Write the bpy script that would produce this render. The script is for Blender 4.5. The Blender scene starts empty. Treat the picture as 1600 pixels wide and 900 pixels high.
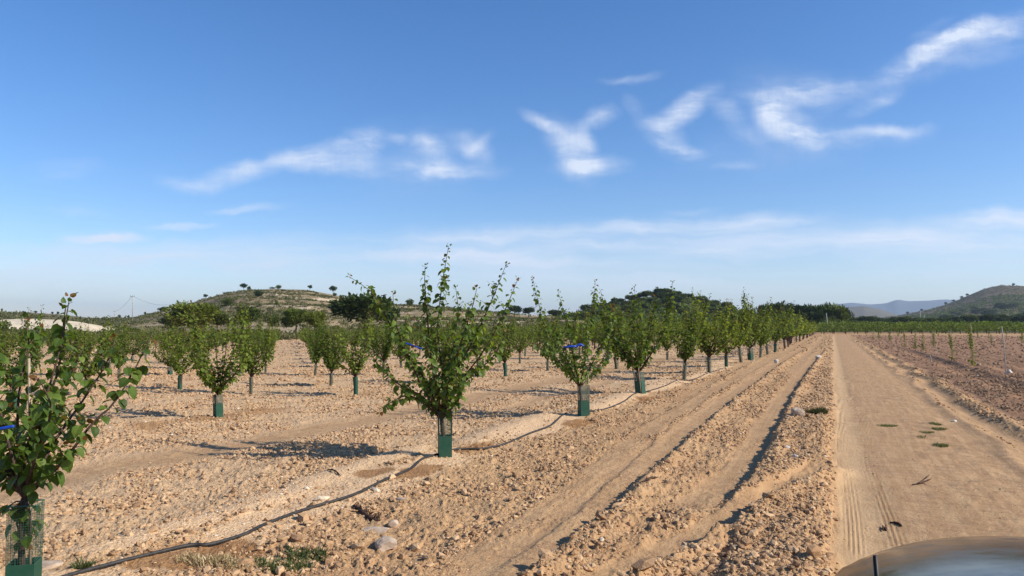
import bpy, math, random
import numpy as np
from mathutils import Vector, Matrix

rng = np.random.default_rng(11)
R = math.radians
TH = R(23.4)                      # the camera looks this far left of the road's direction
PITCH = R(2.87)
CAMH = 1.8
FPX = 1155.0                      # focal length in pixels of the 1600 px wide photo
CAM = np.array([0, 0, CAMH])
FW = np.array([-math.sin(TH), math.cos(TH), 0.0])     # horizontal forward
RT = np.array([math.cos(TH), math.sin(TH), 0.0])
UPV = np.array([0, 0, 1.0])
F3 = FW * math.cos(PITCH) + UPV * math.sin(PITCH)
U3 = -FW * math.sin(PITCH) + UPV * math.cos(PITCH)

def ray(px, py):
    d = F3 * FPX + RT * (px - 800) + U3 * (450 - py)
    return d / np.linalg.norm(d)
def pg(px, py, z=0.0):            # where the ray through a pixel meets the height z
    d = ray(px, py); t = (z - CAMH) / d[2]
    return CAM + d * t
def pd(px, py, D):                # the point on that ray at horizontal depth D
    d = ray(px, py); t = D / float(d @ FW)
    return CAM + d * t
def dx2w(D, X, z=0.0):
    p = FW * D + RT * X; return np.array([p[0], p[1], z])

scene = bpy.context.scene
col = bpy.data.collections.new("place"); scene.collection.children.link(col)

# ------------------------------------------------------------------ noise
def _h(ix, iy, s):
    n = (ix.astype(np.int64) * 374761393 + iy.astype(np.int64) * 668265263 + s * 1442695041) & 0xffffffff
    n = ((n ^ (n >> 13)) * 1274126177) & 0xffffffff
    n = (n ^ (n >> 16)) & 0xffffff
    return n / float(0xffffff)
def vnoise(x, y, s=0):            # value noise, 0..1
    ix = np.floor(x); iy = np.floor(y); fx = x - ix; fy = y - iy
    fx = fx * fx * (3 - 2 * fx); fy = fy * fy * (3 - 2 * fy)
    a = _h(ix, iy, s); b = _h(ix + 1, iy, s); c = _h(ix, iy + 1, s); d = _h(ix + 1, iy + 1, s)
    return (a * (1 - fx) + b * fx) * (1 - fy) + (c * (1 - fx) + d * fx) * fy
def fbm(x, y, s=0, o=4):
    v = 0; a = .5; t = 0
    for k in range(o):
        v = v + a * vnoise(x * (2.03 ** k) + 17.3 * k, y * (2.03 ** k) - 9.1 * k, s + k); t += a; a *= .5
    return v / t
def sst(a, b, x):
    t = np.clip((x - a) / (b - a), 0, 1); return t * t * (3 - 2 * t)

# ------------------------------------------------------------------ mesh helpers
def mesh_np(name, V, F, mat=None, parent=None, smooth=False, attrs=None, F4=None, matidx=None, mats=None):
    V = np.asarray(V, dtype=np.float32)
    me = bpy.data.meshes.new(name)
    F = np.zeros((0, 3), np.int32) if F is None else np.asarray(F, dtype=np.int32)
    F4 = np.zeros((0, 4), np.int32) if F4 is None else np.asarray(F4, dtype=np.int32)
    me.vertices.add(len(V)); me.vertices.foreach_set("co", V.ravel())
    n3, n4 = len(F), len(F4)
    me.loops.add(n3 * 3 + n4 * 4)
    me.loops.foreach_set("vertex_index", np.concatenate([F.ravel(), F4.ravel()]).astype(np.int32))
    me.polygons.add(n3 + n4)
    st = np.concatenate([np.arange(n3) * 3, n3 * 3 + np.arange(n4) * 4]).astype(np.int32)
    me.polygons.foreach_set("loop_start", st)
    me.polygons.foreach_set("use_smooth", np.full(n3 + n4, smooth))
    if matidx is not None: me.polygons.foreach_set("material_index", np.asarray(matidx, dtype=np.int32))
    for k, (kind, arr) in (attrs or {}).items():
        a = me.attributes.new(k, kind, 'POINT')
        a.data.foreach_set("color" if kind == 'FLOAT_COLOR' else "value", np.asarray(arr, dtype=np.float32).ravel())
    me.update(calc_edges=True); me.validate()
    for m in (mats or ([mat] if mat else [])): me.materials.append(m)
    o = bpy.data.objects.new(name, me); col.objects.link(o)
    if parent is not None: o.parent = parent
    return o
class MB:
    """collects pieces into one mesh"""
    def __init__(s): s.V = []; s.T = []; s.Q = []; s.n = 0; s.tone = []
    def add(s, V, T=None, Q=None, tone=.5):
        V = np.asarray(V, float)
        if T is not None and len(T): s.T.append(np.asarray(T) + s.n)
        if Q is not None and len(Q): s.Q.append(np.asarray(Q) + s.n)
        s.V.append(V); s.n += len(V)
        s.tone.append(np.full(len(V), tone) if np.isscalar(tone) else np.asarray(tone))
    def build(s, name, mat, parent=None, smooth=True):
        V = np.concatenate(s.V)
        T = np.concatenate(s.T) if s.T else None
        Q = np.concatenate(s.Q) if s.Q else None
        return mesh_np(name, V, T, mat, parent, smooth, {'tone': ('FLOAT', np.concatenate(s.tone))}, Q)
def tube(mb, pts, rad, n=6, tone=.5, cap=True):
    pts = np.asarray(pts, float); m = len(pts)
    rad = np.full(m, rad) if np.isscalar(rad) else np.asarray(rad, float)
    tan = np.gradient(pts, axis=0); tan /= np.linalg.norm(tan, axis=1)[:, None] + 1e-9
    ref = np.array([0.13, 0.21, 1.0]) if abs(tan[:, 2]).mean() < .8 else np.array([1.0, .2, .1])
    a = np.cross(tan, ref); a /= np.linalg.norm(a, axis=1)[:, None] + 1e-9
    b = np.cross(tan, a)
    th = np.arange(n) * 2 * math.pi / n
    V = pts[:, None, :] + rad[:, None, None] * (np.cos(th)[None, :, None] * a[:, None, :] + np.sin(th)[None, :, None] * b[:, None, :])
    V = V.reshape(-1, 3)
    i = np.arange(m - 1)[:, None] * n; k = np.arange(n)[None, :]; k2 = (k + 1) % n
    Q = np.stack([i + k, i + k2, i + n + k2, i + n + k], -1).reshape(-1, 4)
    T = []
    if cap:
        V = np.concatenate([V, pts[:1], pts[-1:]]); c0 = m * n
        for j in range(n):
            T.append((c0, (j + 1) % n, j)); T.append((c0 + 1, (m - 1) * n + j, (m - 1) * n + (j + 1) % n))
    mb.add(V, T, Q, tone)
def box(mb, c, s, rot=0, tone=.5, taper=1.0):
    x, y, z = s[0] / 2, s[1] / 2, s[2] / 2
    V = []
    for dz in (-1, 1):
        k = taper if dz > 0 else 1
        for dx, dy in ((-1, -1), (1, -1), (1, 1), (-1, 1)): V.append((dx * x * k, dy * y * k, dz * z))
    V = np.array(V); ca, sa = math.cos(rot), math.sin(rot)
    V = np.stack([V[:, 0] * ca - V[:, 1] * sa, V[:, 0] * sa + V[:, 1] * ca, V[:, 2]], 1) + np.array(c)
    mb.add(V, None, [(3, 2, 1, 0), (4, 5, 6, 7), (0, 1, 5, 4), (1, 2, 6, 5), (2, 3, 7, 6), (3, 0, 4, 7)], tone)
def smooth_path(pts, n):
    """Catmull-Rom through pts, n samples"""
    P = np.asarray(pts, float)
    P = np.concatenate([2 * P[:1] - P[1:2], P, 2 * P[-1:] - P[-2:-1]])
    m = len(P) - 3; out = []
    for t in np.linspace(0, m - 1e-6, n):
        i = int(t); f = t - i
        p0, p1, p2, p3 = P[i], P[i + 1], P[i + 2], P[i + 3]
        out.append(.5 * ((2 * p1) + (-p0 + p2) * f + (2 * p0 - 5 * p1 + 4 * p2 - p3) * f * f + (-p0 + 3 * p1 - 3 * p2 + p3) * f ** 3))
    return np.array(out)
def empty(name, loc, rz=0.0, sc=1.0):
    o = bpy.data.objects.new(name, None); col.objects.link(o)
    o.location = [float(v) for v in loc]; o.rotation_euler = (0, 0, rz); o.scale = (sc, sc, sc); o.empty_display_size = .2
    return o
def tag(o, label=None, cat=None, group=None, kind=None):
    if label: o['label'] = label
    if cat: o['category'] = cat
    if group: o['group'] = group
    if kind: o['kind'] = kind
    return o
KIDS = {}
def kids(o):
    return [c for c in o.children]
def copy_tree(o, parent=None):
    c = o.copy(); col.objects.link(c)
    if parent is not None: c.parent = parent
    for ch in kids(o): copy_tree(ch, c)
    return c

# ------------------------------------------------------------------ materials
class NT:
    def __init__(s, tree): s.t = tree; s.n = tree.nodes; s.l = tree.links
    def new(s, kind, **kw):
        n = s.n.new(kind)
        for k, v in kw.items(): setattr(n, k, v)
        return n
    def put(s, sock, v):
        if hasattr(v, 'is_linked') or isinstance(v, bpy.types.NodeSocket): s.l.new(v, sock)
        else: sock.default_value = v
    def math(s, op, a, b=0.0, c=None, clamp=False):
        n = s.new('ShaderNodeMath', operation=op, use_clamp=clamp)
        s.put(n.inputs[0], a); s.put(n.inputs[1], b)
        if c is not None: s.put(n.inputs[2], c)
        return n.outputs[0]
    def mix(s, f, a, b, blend='MIX'):
        n = s.new('ShaderNodeMix', data_type='RGBA', blend_type=blend)
        s.put(n.inputs[0], f); s.put(n.inputs[6], a); s.put(n.inputs[7], b)
        return n.outputs[2]
    def noise(s, vec, scale, detail=4, rough=.55, out=0, **kw):
        n = s.new('ShaderNodeTexNoise', **kw)
        s.put(n.inputs['Scale'], scale); n.inputs['Detail'].default_value = detail; n.inputs['Roughness'].default_value = rough
        if vec is not None: s.l.new(vec, n.inputs['Vector'])
        return n.outputs[out]
    def ramp(s, f, a, b, c=0.0, d=1.0, smooth=True):
        n = s.new('ShaderNodeMapRange'); n.interpolation_type = 'SMOOTHSTEP' if smooth else 'LINEAR'
        s.put(n.inputs[0], f)
        for i, v in zip((1, 2, 3, 4), (a, b, c, d)): s.put(n.inputs[i], v)
        return n.outputs[0]
    def attr(s, name, out='Fac'):
        n = s.new('ShaderNodeAttribute'); n.attribute_name = name; return n.outputs[out]
def new_mat(name, rough=.8, spec=.3):
    m = bpy.data.materials.new(name); m.use_nodes = True
    nt = NT(m.node_tree); b = m.node_tree.nodes['Principled BSDF']
    b.inputs['Roughness'].default_value = rough; b.inputs['Specular IOR Level'].default_value = spec
    return m, nt, b
def c4(r, g, b): return (r, g, b, 1.0)
def simple(name, a, b=None, scale=20, rough=.7, spec=.3, bump=0, metallic=0, bumpscale=None):
    m, nt, bs = new_mat(name, rough, spec)
    geo = nt.new('ShaderNodeTexCoord').outputs['Object']
    n = nt.noise(geo, scale, 5)
    colr = nt.mix(nt.ramp(n, .3, .7), c4(*a), c4(*(b or tuple(v * .7 for v in a))))
    nt.l.new(colr, bs.inputs['Base Color']); bs.inputs['Metallic'].default_value = metallic
    if bump:
        bp = nt.new('ShaderNodeBump'); bp.inputs['Strength'].default_value = .8; bp.inputs['Distance'].default_value = bump
        nt.l.new(nt.noise(geo, bumpscale or scale * 2, 4), bp.inputs['Height']); nt.l.new(bp.outputs[0], bs.inputs['Normal'])
    return m
def leaf_mat(name, dark, mid, light, trans=.35, rough=.45, spec=.35, odd=(0.16, .07, .02), oddlim=.96, trcol=None):
    m, nt, b = new_mat(name, rough, spec)
    t = nt.attr('tone')
    c = nt.mix(nt.ramp(t, .0, .5, smooth=False), c4(*dark), c4(*mid))
    c = nt.mix(nt.ramp(t, .5, .92, smooth=False), c, c4(*light))
    c = nt.mix(nt.ramp(t, oddlim, oddlim + .02), c, c4(*odd))
    oi = nt.new('ShaderNodeObjectInfo').outputs['Random']
    hs = nt.new('ShaderNodeHueSaturation'); nt.l.new(c, hs.inputs['Color'])
    nt.l.new(nt.ramp(oi, 0, 1, .82, 1.2, smooth=False), hs.inputs['Value'])
    nt.l.new(nt.ramp(oi, 0, 1, .515, .49, smooth=False), hs.inputs['Hue'])
    nt.l.new(hs.outputs[0], b.inputs['Base Color'])
    tr = nt.new('ShaderNodeBsdfTranslucent')
    g = nt.new('ShaderNodeMix', data_type='RGBA', blend_type='MULTIPLY'); g.inputs[0].default_value = 1
    nt.l.new(hs.outputs[0], g.inputs[6]); g.inputs[7].default_value = c4(*(trcol or (1.9, 1.7, .6)))
    nt.l.new(g.outputs[2], tr.inputs['Color'])
    mx = nt.new('ShaderNodeMixShader'); mx.inputs[0].default_value = trans
    nt.l.new(b.outputs[0], mx.inputs[1]); nt.l.new(tr.outputs[0], mx.inputs[2])
    nt.l.new(mx.outputs[0], m.node_tree.nodes['Material Output'].inputs['Surface'])
    return m

M = {}
M['leaf'] = leaf_mat('apricot_leaf', (.050, .084, .014), (.100, .155, .023), (.18, .24, .04), trans=.42, rough=.5, spec=.28, oddlim=.965)
M['leaf_far'] = leaf_mat('apricot_leaf_far', (.052, .082, .014), (.105, .152, .023), (.185, .23, .04), trans=.42, spec=.15, rough=.7, odd=(.15, .09, .03), oddlim=.955)
M['needle'] = leaf_mat('pine_needle', (.042, .060, .014), (.080, .106, .024), (.13, .16, .038), trans=.15, rough=.7, spec=.1, odd=(.08, .06, .03), oddlim=.985)
M['needle_dark'] = leaf_mat('pine_needle_dark', (.024, .042, .012), (.046, .068, .019), (.082, .108, .030), trans=.1, rough=.7, spec=.1, odd=(.05, .04, .02), oddlim=.985)
M['needle_lime'] = leaf_mat('pine_needle_lime', (.065, .085, .014), (.115, .145, .024), (.17, .20, .04), trans=.25, rough=.7, spec=.1, odd=(.1, .08, .03), oddlim=.985)
M['scrub'] = leaf_mat('scrub_leaf', (.065, .072, .028), (.105, .108, .044), (.17, .16, .075), trans=.1, rough=.8, spec=.05, odd=(.16, .11, .06), oddlim=.9)
M['grass'] = leaf_mat('grass_blade', (.05, .075, .02), (.08, .11, .035), (.15, .16, .06), trans=.3, odd=(.3, .23, .11), oddlim=.85)
M['drygrass'] = leaf_mat('dry_grass_blade', (.2, .15, .07), (.33, .26, .13), (.45, .36, .2), trans=.2, oddlim=.99)
M['citrus'] = leaf_mat('dense_orchard_leaf', (.045, .072, .014), (.088, .128, .022), (.135, .185, .035), spec=.15, trans=.25, rough=.7, oddlim=.99)
M['bark'] = simple('bark_brown', (.105, .068, .048), (.05, .032, .024), 60, .85, .2, .004)
M['twig'] = simple('red_twig', (.16, .06, .04), (.08, .035, .025), 40, .6, .3)
M['pinebark'] = simple('pine_bark', (.13, .10, .08), (.06, .05, .04), 8, .9, .1)
M['green_plastic'] = simple('green_guard_plastic', (.006, .060, .032), (.025, .072, .042), 9, .55, .35)
M['cane'] = simple('cane', (.42, .33, .22), (.30, .22, .14), 30, .6, .3)
M['pvc'] = simple('black_hose', (.018, .017, .016), (.045, .038, .032), 25, .6, .35)
M['blue'] = simple('blue_plastic', (.008, .065, .42), (.006, .045, .32), 20, .45, .4)
M['white_stone'] = simple('white_limestone', (.68, .62, .53), (.48, .40, .31), 9, .9, .1, .01)
M['tan_stone'] = simple('tan_limestone', (.50, .39, .28), (.33, .24, .17), 8, .92, .1, .02)
M['wood_dark'] = simple('dead_wood', (.10, .055, .035), (.04, .025, .018), 30, .9, .1, .004)
M['pole'] = simple('weathered_pole', (.42, .38, .33), (.30, .27, .24), 3, .8, .2)
M['wire'] = simple('wire_metal', (.12, .12, .13), None, 3, .6, .3)
M['wallwhite'] = simple('white_render', (.72, .69, .63), (.62, .59, .53), 1, .85, .2)
M['rooftile'] = simple('roof_tile', (.36, .20, .13), (.26, .14, .09), 2, .85, .2)
M['glassdark'] = simple('dark_window', (.02, .025, .03), None, 2, .15, .5)
def mesh_fabric():
    m, nt, b = new_mat('green_mesh_net', .6, .3)
    b.inputs['Base Color'].default_value = c4(.05, .12, .08)
    return m
M['net'] = mesh_fabric()
def net_grey():
    m, nt, b = new_mat('translucent_guard_sleeve', .6, .3)
    b.inputs['Base Color'].default_value = c4(.11, .13, .09)
    tr = nt.new('ShaderNodeBsdfTransparent'); mx = nt.new('ShaderNodeMixShader'); mx.inputs[0].default_value = .5
    nt.l.new(b.outputs[0], mx.inputs[1]); nt.l.new(tr.outputs[0], mx.inputs[2])
    nt.l.new(mx.outputs[0], m.node_tree.nodes['Material Output'].inputs['Surface'])
    return m
M['sleeve'] = net_grey()

# ------------------------------------------------------------------ ground shape
def poly_w(pix): return np.array([pg(*p)[:2] for p in pix])
TRACKS = [  # smooth wheel tracks: centre line, half width, depth, strength
    (poly_w([(1285, 545), (1262, 570), (1228, 612), (1192, 668), (1160, 725), (1105, 778), (1040, 812)]), .21, .085, 1.0),
    (poly_w([(1292, 722), (1262, 745), (1200, 776), (1130, 812), (1050, 850), (960, 890), (860, 940), (700, 1030)]), .17, .09, 1.0),
    (poly_w([(1270, 535), (1215, 566), (1120, 630), (1037, 694), (965, 752), (885, 812), (800, 872), (690, 950), (560, 1040)]), .24, .075, 1.0),
    (poly_w([(1255, 530), (1180, 572), (1090, 622), (1000, 682), (930, 742), (850, 800), (760, 860), (640, 940)]), .20, .03, .75),
    (poly_w([(1240, 530), (1120, 590), (1010, 652), (900, 700)]), .18, .025, .55),
]
def seg_dist(x, y, P):
    best = np.full(x.shape, 1e9); side = np.zeros(x.shape); along = np.zeros(x.shape); L = 0
    for a, b in zip(P[:-1], P[1:]):
        d = b - a; l = math.hypot(*d); d = d / l
        t = np.clip((x - a[0]) * d[0] + (y - a[1]) * d[1], 0, l)
        qx = x - a[0] - d[0] * t; qy = y - a[1] - d[1] * t
        r = np.hypot(qx, qy); m = r < best
        best = np.where(m, r, best); side = np.where(m, np.sign(d[0] * qy - d[1] * qx), side); along = np.where(m, L + t, along)
        L += l
    return best, side, along, L
TREEROW = [pg(36, 932)[:2], pg(695, 718)[:2], pg(912, 651)[:2], pg(1001, 616)[:2], pg(1069, 594)[:2], pg(1108, 584)[:2], pg(1135, 574)[:2], pg(1158, 566)[:2], pg(1173, 561.5)[:2], pg(1189, 558)[:2]]
TREEROW = [np.array(p) for p in TREEROW]
HOSE_PIX = [(60, 925), (134, 899), (287, 859), (325, 854), (381, 838), (412, 824), (475, 801), (553, 779), (600, 758), (641, 741), (660, 726), (682, 719), (711, 710), (727, 708), (753, 707), (769, 702), (792, 695), (829, 678), (862, 666), (884, 650), (915, 646), (945, 642), (975, 630), (992, 618), (1012, 614), (1040, 606), (1060, 597), (1080, 596), (1106, 585), (1134, 576)]
HOSE = poly_w(HOSE_PIX)
WET = [(*pg(325, 868)[:2], .46, .50), (*pg(250, 880)[:2], .3, .35), (*pg(655, 742)[:2], .55, .25), (*pg(745, 702)[:2], .55, .25), (*pg(905, 660)[:2], .6, .3), (*pg(1010, 622)[:2], .6, .3), (*pg(585, 745)[:2], .35, .22)]
CRUST = [(poly_w([(150, 862), (240, 838), (330, 812), (450, 772), (560, 733), (655, 702)]), .26),
         (poly_w([(742, 690), (790, 670), (846, 652)]), .30), (poly_w([(926, 640), (960, 628), (988, 616)]), .38),
         (poly_w([(1012, 612), (1040, 603), (1060, 597)]), .40), (poly_w([(1078, 592), (1104, 582)]), .40), (poly_w([(1112, 580), (1132, 573)]), .40)]
def ground(x, y):
    """height and the soil masks (smooth, pale crust, wet, right field)"""
    r = np.hypot(x, y)
    fade = 1 / (1 + (r / 45) ** 2)
    wob = (fbm(y * .8, x * .2, 5, 3) - .5)
    rdL = sst(-.05, .10, x + wob * .16 + .03)
    rdR = 1 - sst(2.15, 2.45, x + (fbm(y * .5, y * 0 + 2, 9, 3) - .5) * .5)
    far_w = sst(120, 170, y)
    road = rdL * rdR * (1 - far_w)
    sm = road.copy(); dep = np.zeros_like(x); berm = np.zeros_like(x)
    for P, hw, dp, st in TRACKS:
        m = r < 70
        d, s, al, L = seg_dist(x[m], y[m], P)
        w = hw * (1 + .35 * (fbm(x[m] * 1.7, y[m] * 1.7, 21, 2) - .5))
        endf = sst(0, .8, al) * (1 - sst(L - 1.2, L, al)) * (1 - sst(45, 70, r[m]))
        inn = (1 - sst(w * .80, w * 1.15, d)) * endf * st
        sm[m] = np.maximum(sm[m], inn * (.95 - .35 * sst(.45, .62, fbm(x[m] * 5, y[m] * 2, 25, 3))))
        prof = np.where(s > 0, 1 - sst(w * .85, w * 1.12, d), 1 - sst(w * .3, w * 2.1, d)) * endf
        dep[m] = np.maximum(dep[m], prof * dp * .45)
        # loose soil pushed to the sides of the track, more on its right
        rag = fbm(x[m] * 4, y[m] * 4, 23, 3)
        bm = np.where(s > 0, np.exp(-((d - w * (1.25 + .3 * rag)) / (hw * np.where(d < w * 1.4, .22, .8))) ** 2), .12 * np.exp(-((d - w * 1.8) / hw) ** 2)) * endf * st
        berm[m] = np.maximum(berm[m], bm * dp * (.45 + .9 * rag))
    # far wheel tracks along the headland (same direction as the road)
    hl = np.exp(-((x + 8.3 + wob * .8) / .55) ** 2) + .8 * np.exp(-((x + 6.6 + wob) / .3) ** 2) * sst(12, 16, y) + .8 * np.exp(-((x + 2.9 + wob * .5) / .28) ** 2) * sst(16, 30, y) + np.exp(-((x + 1.4 + wob * .5) / .30) ** 2) * sst(22, 34, y)
    hl = np.clip(hl, 0, 1) * (1 - far_w)
    sm = np.maximum(sm, hl * .8); dep = np.maximum(dep, hl * .035)
    # second wheel rut on the right of the road
    wr = (fbm(y * .35, y * 0 + 7, 31, 2) - .5) * .5
    rr = np.exp(-((x - 2.62 + wr) / .20) ** 2) * (1 - far_w)
    sm = np.maximum(sm, rr * .9); dep = np.maximum(dep, rr * .06)
    rr2 = np.exp(-((x - 3.35 + wr) / .16) ** 2) * (1 - far_w)
    sm = np.maximum(sm, rr2 * .5); dep = np.maximum(dep, rr2 * .04)
    berm = berm + .05 * np.exp(-((x - 2.98 + wr) / .14) ** 2) * (1 - far_w)
    berm = berm + .02 * np.exp(-((x - 2.30 + wr) / .10) ** 2) * (1 - far_w)
    rough = 1 - sm
    rf = sst(2.9, 3.4, x) * (1 - far_w)
    # verge of thrown up clods between the road and the first track
    verge = sst(-.86, -.66, x + wob * .3) * (1 - sst(-.20, .0, x)) * (1 - sst(14, 22, y)) * rough
    # bank of pale crusted silt under the row of trees
    bw = (fbm(y * .7, x * .3, 41, 3) - .5)
    bank = np.exp(-((x + 4.98 + bw * .6) / .46) ** 2) * (1 - sst(38, 60, y)) * rough
    inrow = np.zeros_like(x)
    for P in (-11.05, -17.0):
        inrow = inrow + np.exp(-((x - P) / .6) ** 2)
    cr = sst(.56, .66, fbm(x * 1.3 + 3, y * .6, 51, 4) + bank * .13) * np.clip(bank * 1.9, 0, 1) * (1 - .5 * sst(.5, .7, fbm(x * 6, y * 6, 53, 3)))
    cm = (r < 40) & (x < -3.5) & (x > -7.5)
    xm, ym = x[cm], y[cm]; rg = fbm(xm * 3.2, ym * 3.2, 57, 4) - .5; bump_ = np.zeros_like(xm); crm = np.zeros_like(xm)
    for P, hw in CRUST:
        d = seg_dist(xm, ym, P)[0] + rg * .34
        crm = np.maximum(crm, 1 - sst(hw * .6, hw * 1.25, d)); bump_ = np.maximum(bump_, 1 - sst(0, hw * 1.6, d))
    cr[cm] = np.maximum(cr[cm], crm * (1 - .35 * sst(.5, .62, fbm(xm * 9, ym * 9, 59, 3))))
    crb = np.zeros_like(x); crb[cm] = bump_ * .045
    wet = np.zeros_like(x)
    near = r < 60
    for wx, wy, ra, rb in WET:
        qx = x - wx; qy = y - wy
        dd = np.hypot(qx / rb, qy / ra) + (fbm(x * 5, y * 5, 61, 3) - .5) * .9
        wet = np.maximum(wet, 1 - sst(.5, 1.15, dd))
    wet = np.maximum(wet, .6 * inrow * sst(.60, .70, fbm(x * .8, y * .5, 71, 3)) * sst(8, 11, -x))
    lump = (fbm(x * .35, y * .35, 1, 3) - .5)
    h = lump * .10 * fade
    h += verge * (.075 + .05 * (fbm(x * 3, y * 3, 81, 3) - .5))
    h += bank * .03 + crb
    h += -dep + berm - road * .03
    nf = fade * rough * (1 - .8 * cr)
    a = fbm(x * 2.6, y * 2.6, 91, 3) - .5
    b = np.abs(fbm(x * 8, y * 8, 101, 3) - .5) * 2
    c = fbm(x * 24, y * 24, 111, 3) - .5
    h += nf * (.075 * a + .026 * (b - .25) + .020 * c)
    e = vnoise(x * 17, y * 17, 121) * vnoise(x * 31, y * 31, 122)
    h += nf * .028 * sst(.30, .62, e) * (r < 40)
    # the ploughed field on the right: low furrows along the road
    fy = x + (fbm(y * .15, x * .3, 131, 2) - .5) * .5
    h += rf * .045 * np.sin(fy * 2 * math.pi / .95) * sst(3.6, 4.2, x) / (1 + (r / 80) ** 2)
    h += rf * .11 * np.exp(-((x - 5.15) / .18) ** 2) * (1 - sst(50, 90, y))
    # orchard interior: shallow ridges across
    h += sst(9, 10, -x) * .035 * np.sin((y * .763 - x * .647) * 2 * math.pi / 1.1) * fade * rough
    # tread marks on the road
    tr = np.zeros_like(x)
    for cx, n, amp, w in ((.11, 4, .0065, .036), (.46, 3, .0055, .040)):
        q = x - cx + (fbm(y * .25, y * 0, 141, 2) - .5) * .08 - (cx > .4) * .05 * np.sin(y * .5)
        k = np.exp(-(q / (w * n * .55)) ** 4)
        tr = tr + k * amp * np.sin(q * 2 * math.pi / w) * sst(.25, .42, fbm(y * .9, x * 3 + cx, 143, 3))
    ctr = sst(.9, 1.2, x) * (1 - sst(1.9, 2.2, x))
    h += tr * road * (r < 30) + road * (.016 + .02 * ctr) * (fbm(x * 5, y * 4.2, 151, 4) - .5) + road * ctr * .012 * (fbm(x * 14, y * 30, 153, 3) - .5) * (r < 25)
    for tx in (.28, 2.0): h += -road * .018 * np.exp(-((x - tx) / .22) ** 2)
    # gentle undulation of the far fields
    h += 0.0
    return h, sm, cr, wet, rf, road

def hills(name): pass

# ------------------------------------------------------------------ ground mesh: one sheet to the horizon
def build_ground():
    a0 = math.atan2(FW[1], FW[0])
    fine = np.linspace(-R(50), R(50), 1150)
    coarse = np.linspace(R(50), 2 * math.pi - R(50), 70)[1:-1]
    ang = np.concatenate([fine, coarse])
    rs = [0.35]
    while rs[-1] < 55: rs.append(rs[-1] * 1.0048)
    while rs[-1] < 260: rs.append(rs[-1] * 1.02)
    while rs[-1] < 16000: rs.append(rs[-1] * 1.12)
    rs = np.array(rs)
    A, Rr = np.meshgrid(ang, rs)
    X = Rr * np.cos(a0 - A); Y = Rr * np.sin(a0 - A)
    h, sm, cr, wet, rf, road = ground(X.ravel(), Y.ravel())
    nr, na = len(rs), len(ang)
    V = np.stack([X.ravel(), Y.ravel(), h], 1)
    V = np.concatenate([V, [[0, 0, float(h[:na].mean())]]])
    i = np.arange(nr - 1)[:, None] * na; k = np.arange(na)[None, :]; k2 = (k + 1) % na
    Q = np.stack([i + k, i + na + k, i + na + k2, i + k2], -1).reshape(-1, 4)
    cidx = len(V) - 1
    T = np.array([(cidx, j, (j + 1) % na) for j in range(na)])
    att = np.stack([np.append(sm, 0), np.append(cr, 0), np.append(wet, 0), np.append(rf, 0)], 1)
    # the road is cut out of the same sheet as a piece of its own
    qc = V[Q].mean(1)
    isr = (qc[:, 0] > 0.03) & (qc[:, 0] < 2.32) & (qc[:, 1] < 168)
    isr &= qc[:, 1] > -40
    def sub(mask, name, tri):
        q = Q[mask]; used = np.zeros(len(V), bool); used[q.ravel()] = True
        if tri: used[T.ravel()] = True
        idx = np.cumsum(used) - 1
        return mesh_np(name, V[used], idx[T] if tri else None, M['soil'], None, True,
                       {'soil': ('FLOAT_COLOR', att[used])}, idx[q])
    g = sub(~isr, 'ground', True); rd = sub(isr, 'dirt_road', False)
    tag(g, kind='structure'); tag(rd, kind='structure')

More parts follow.
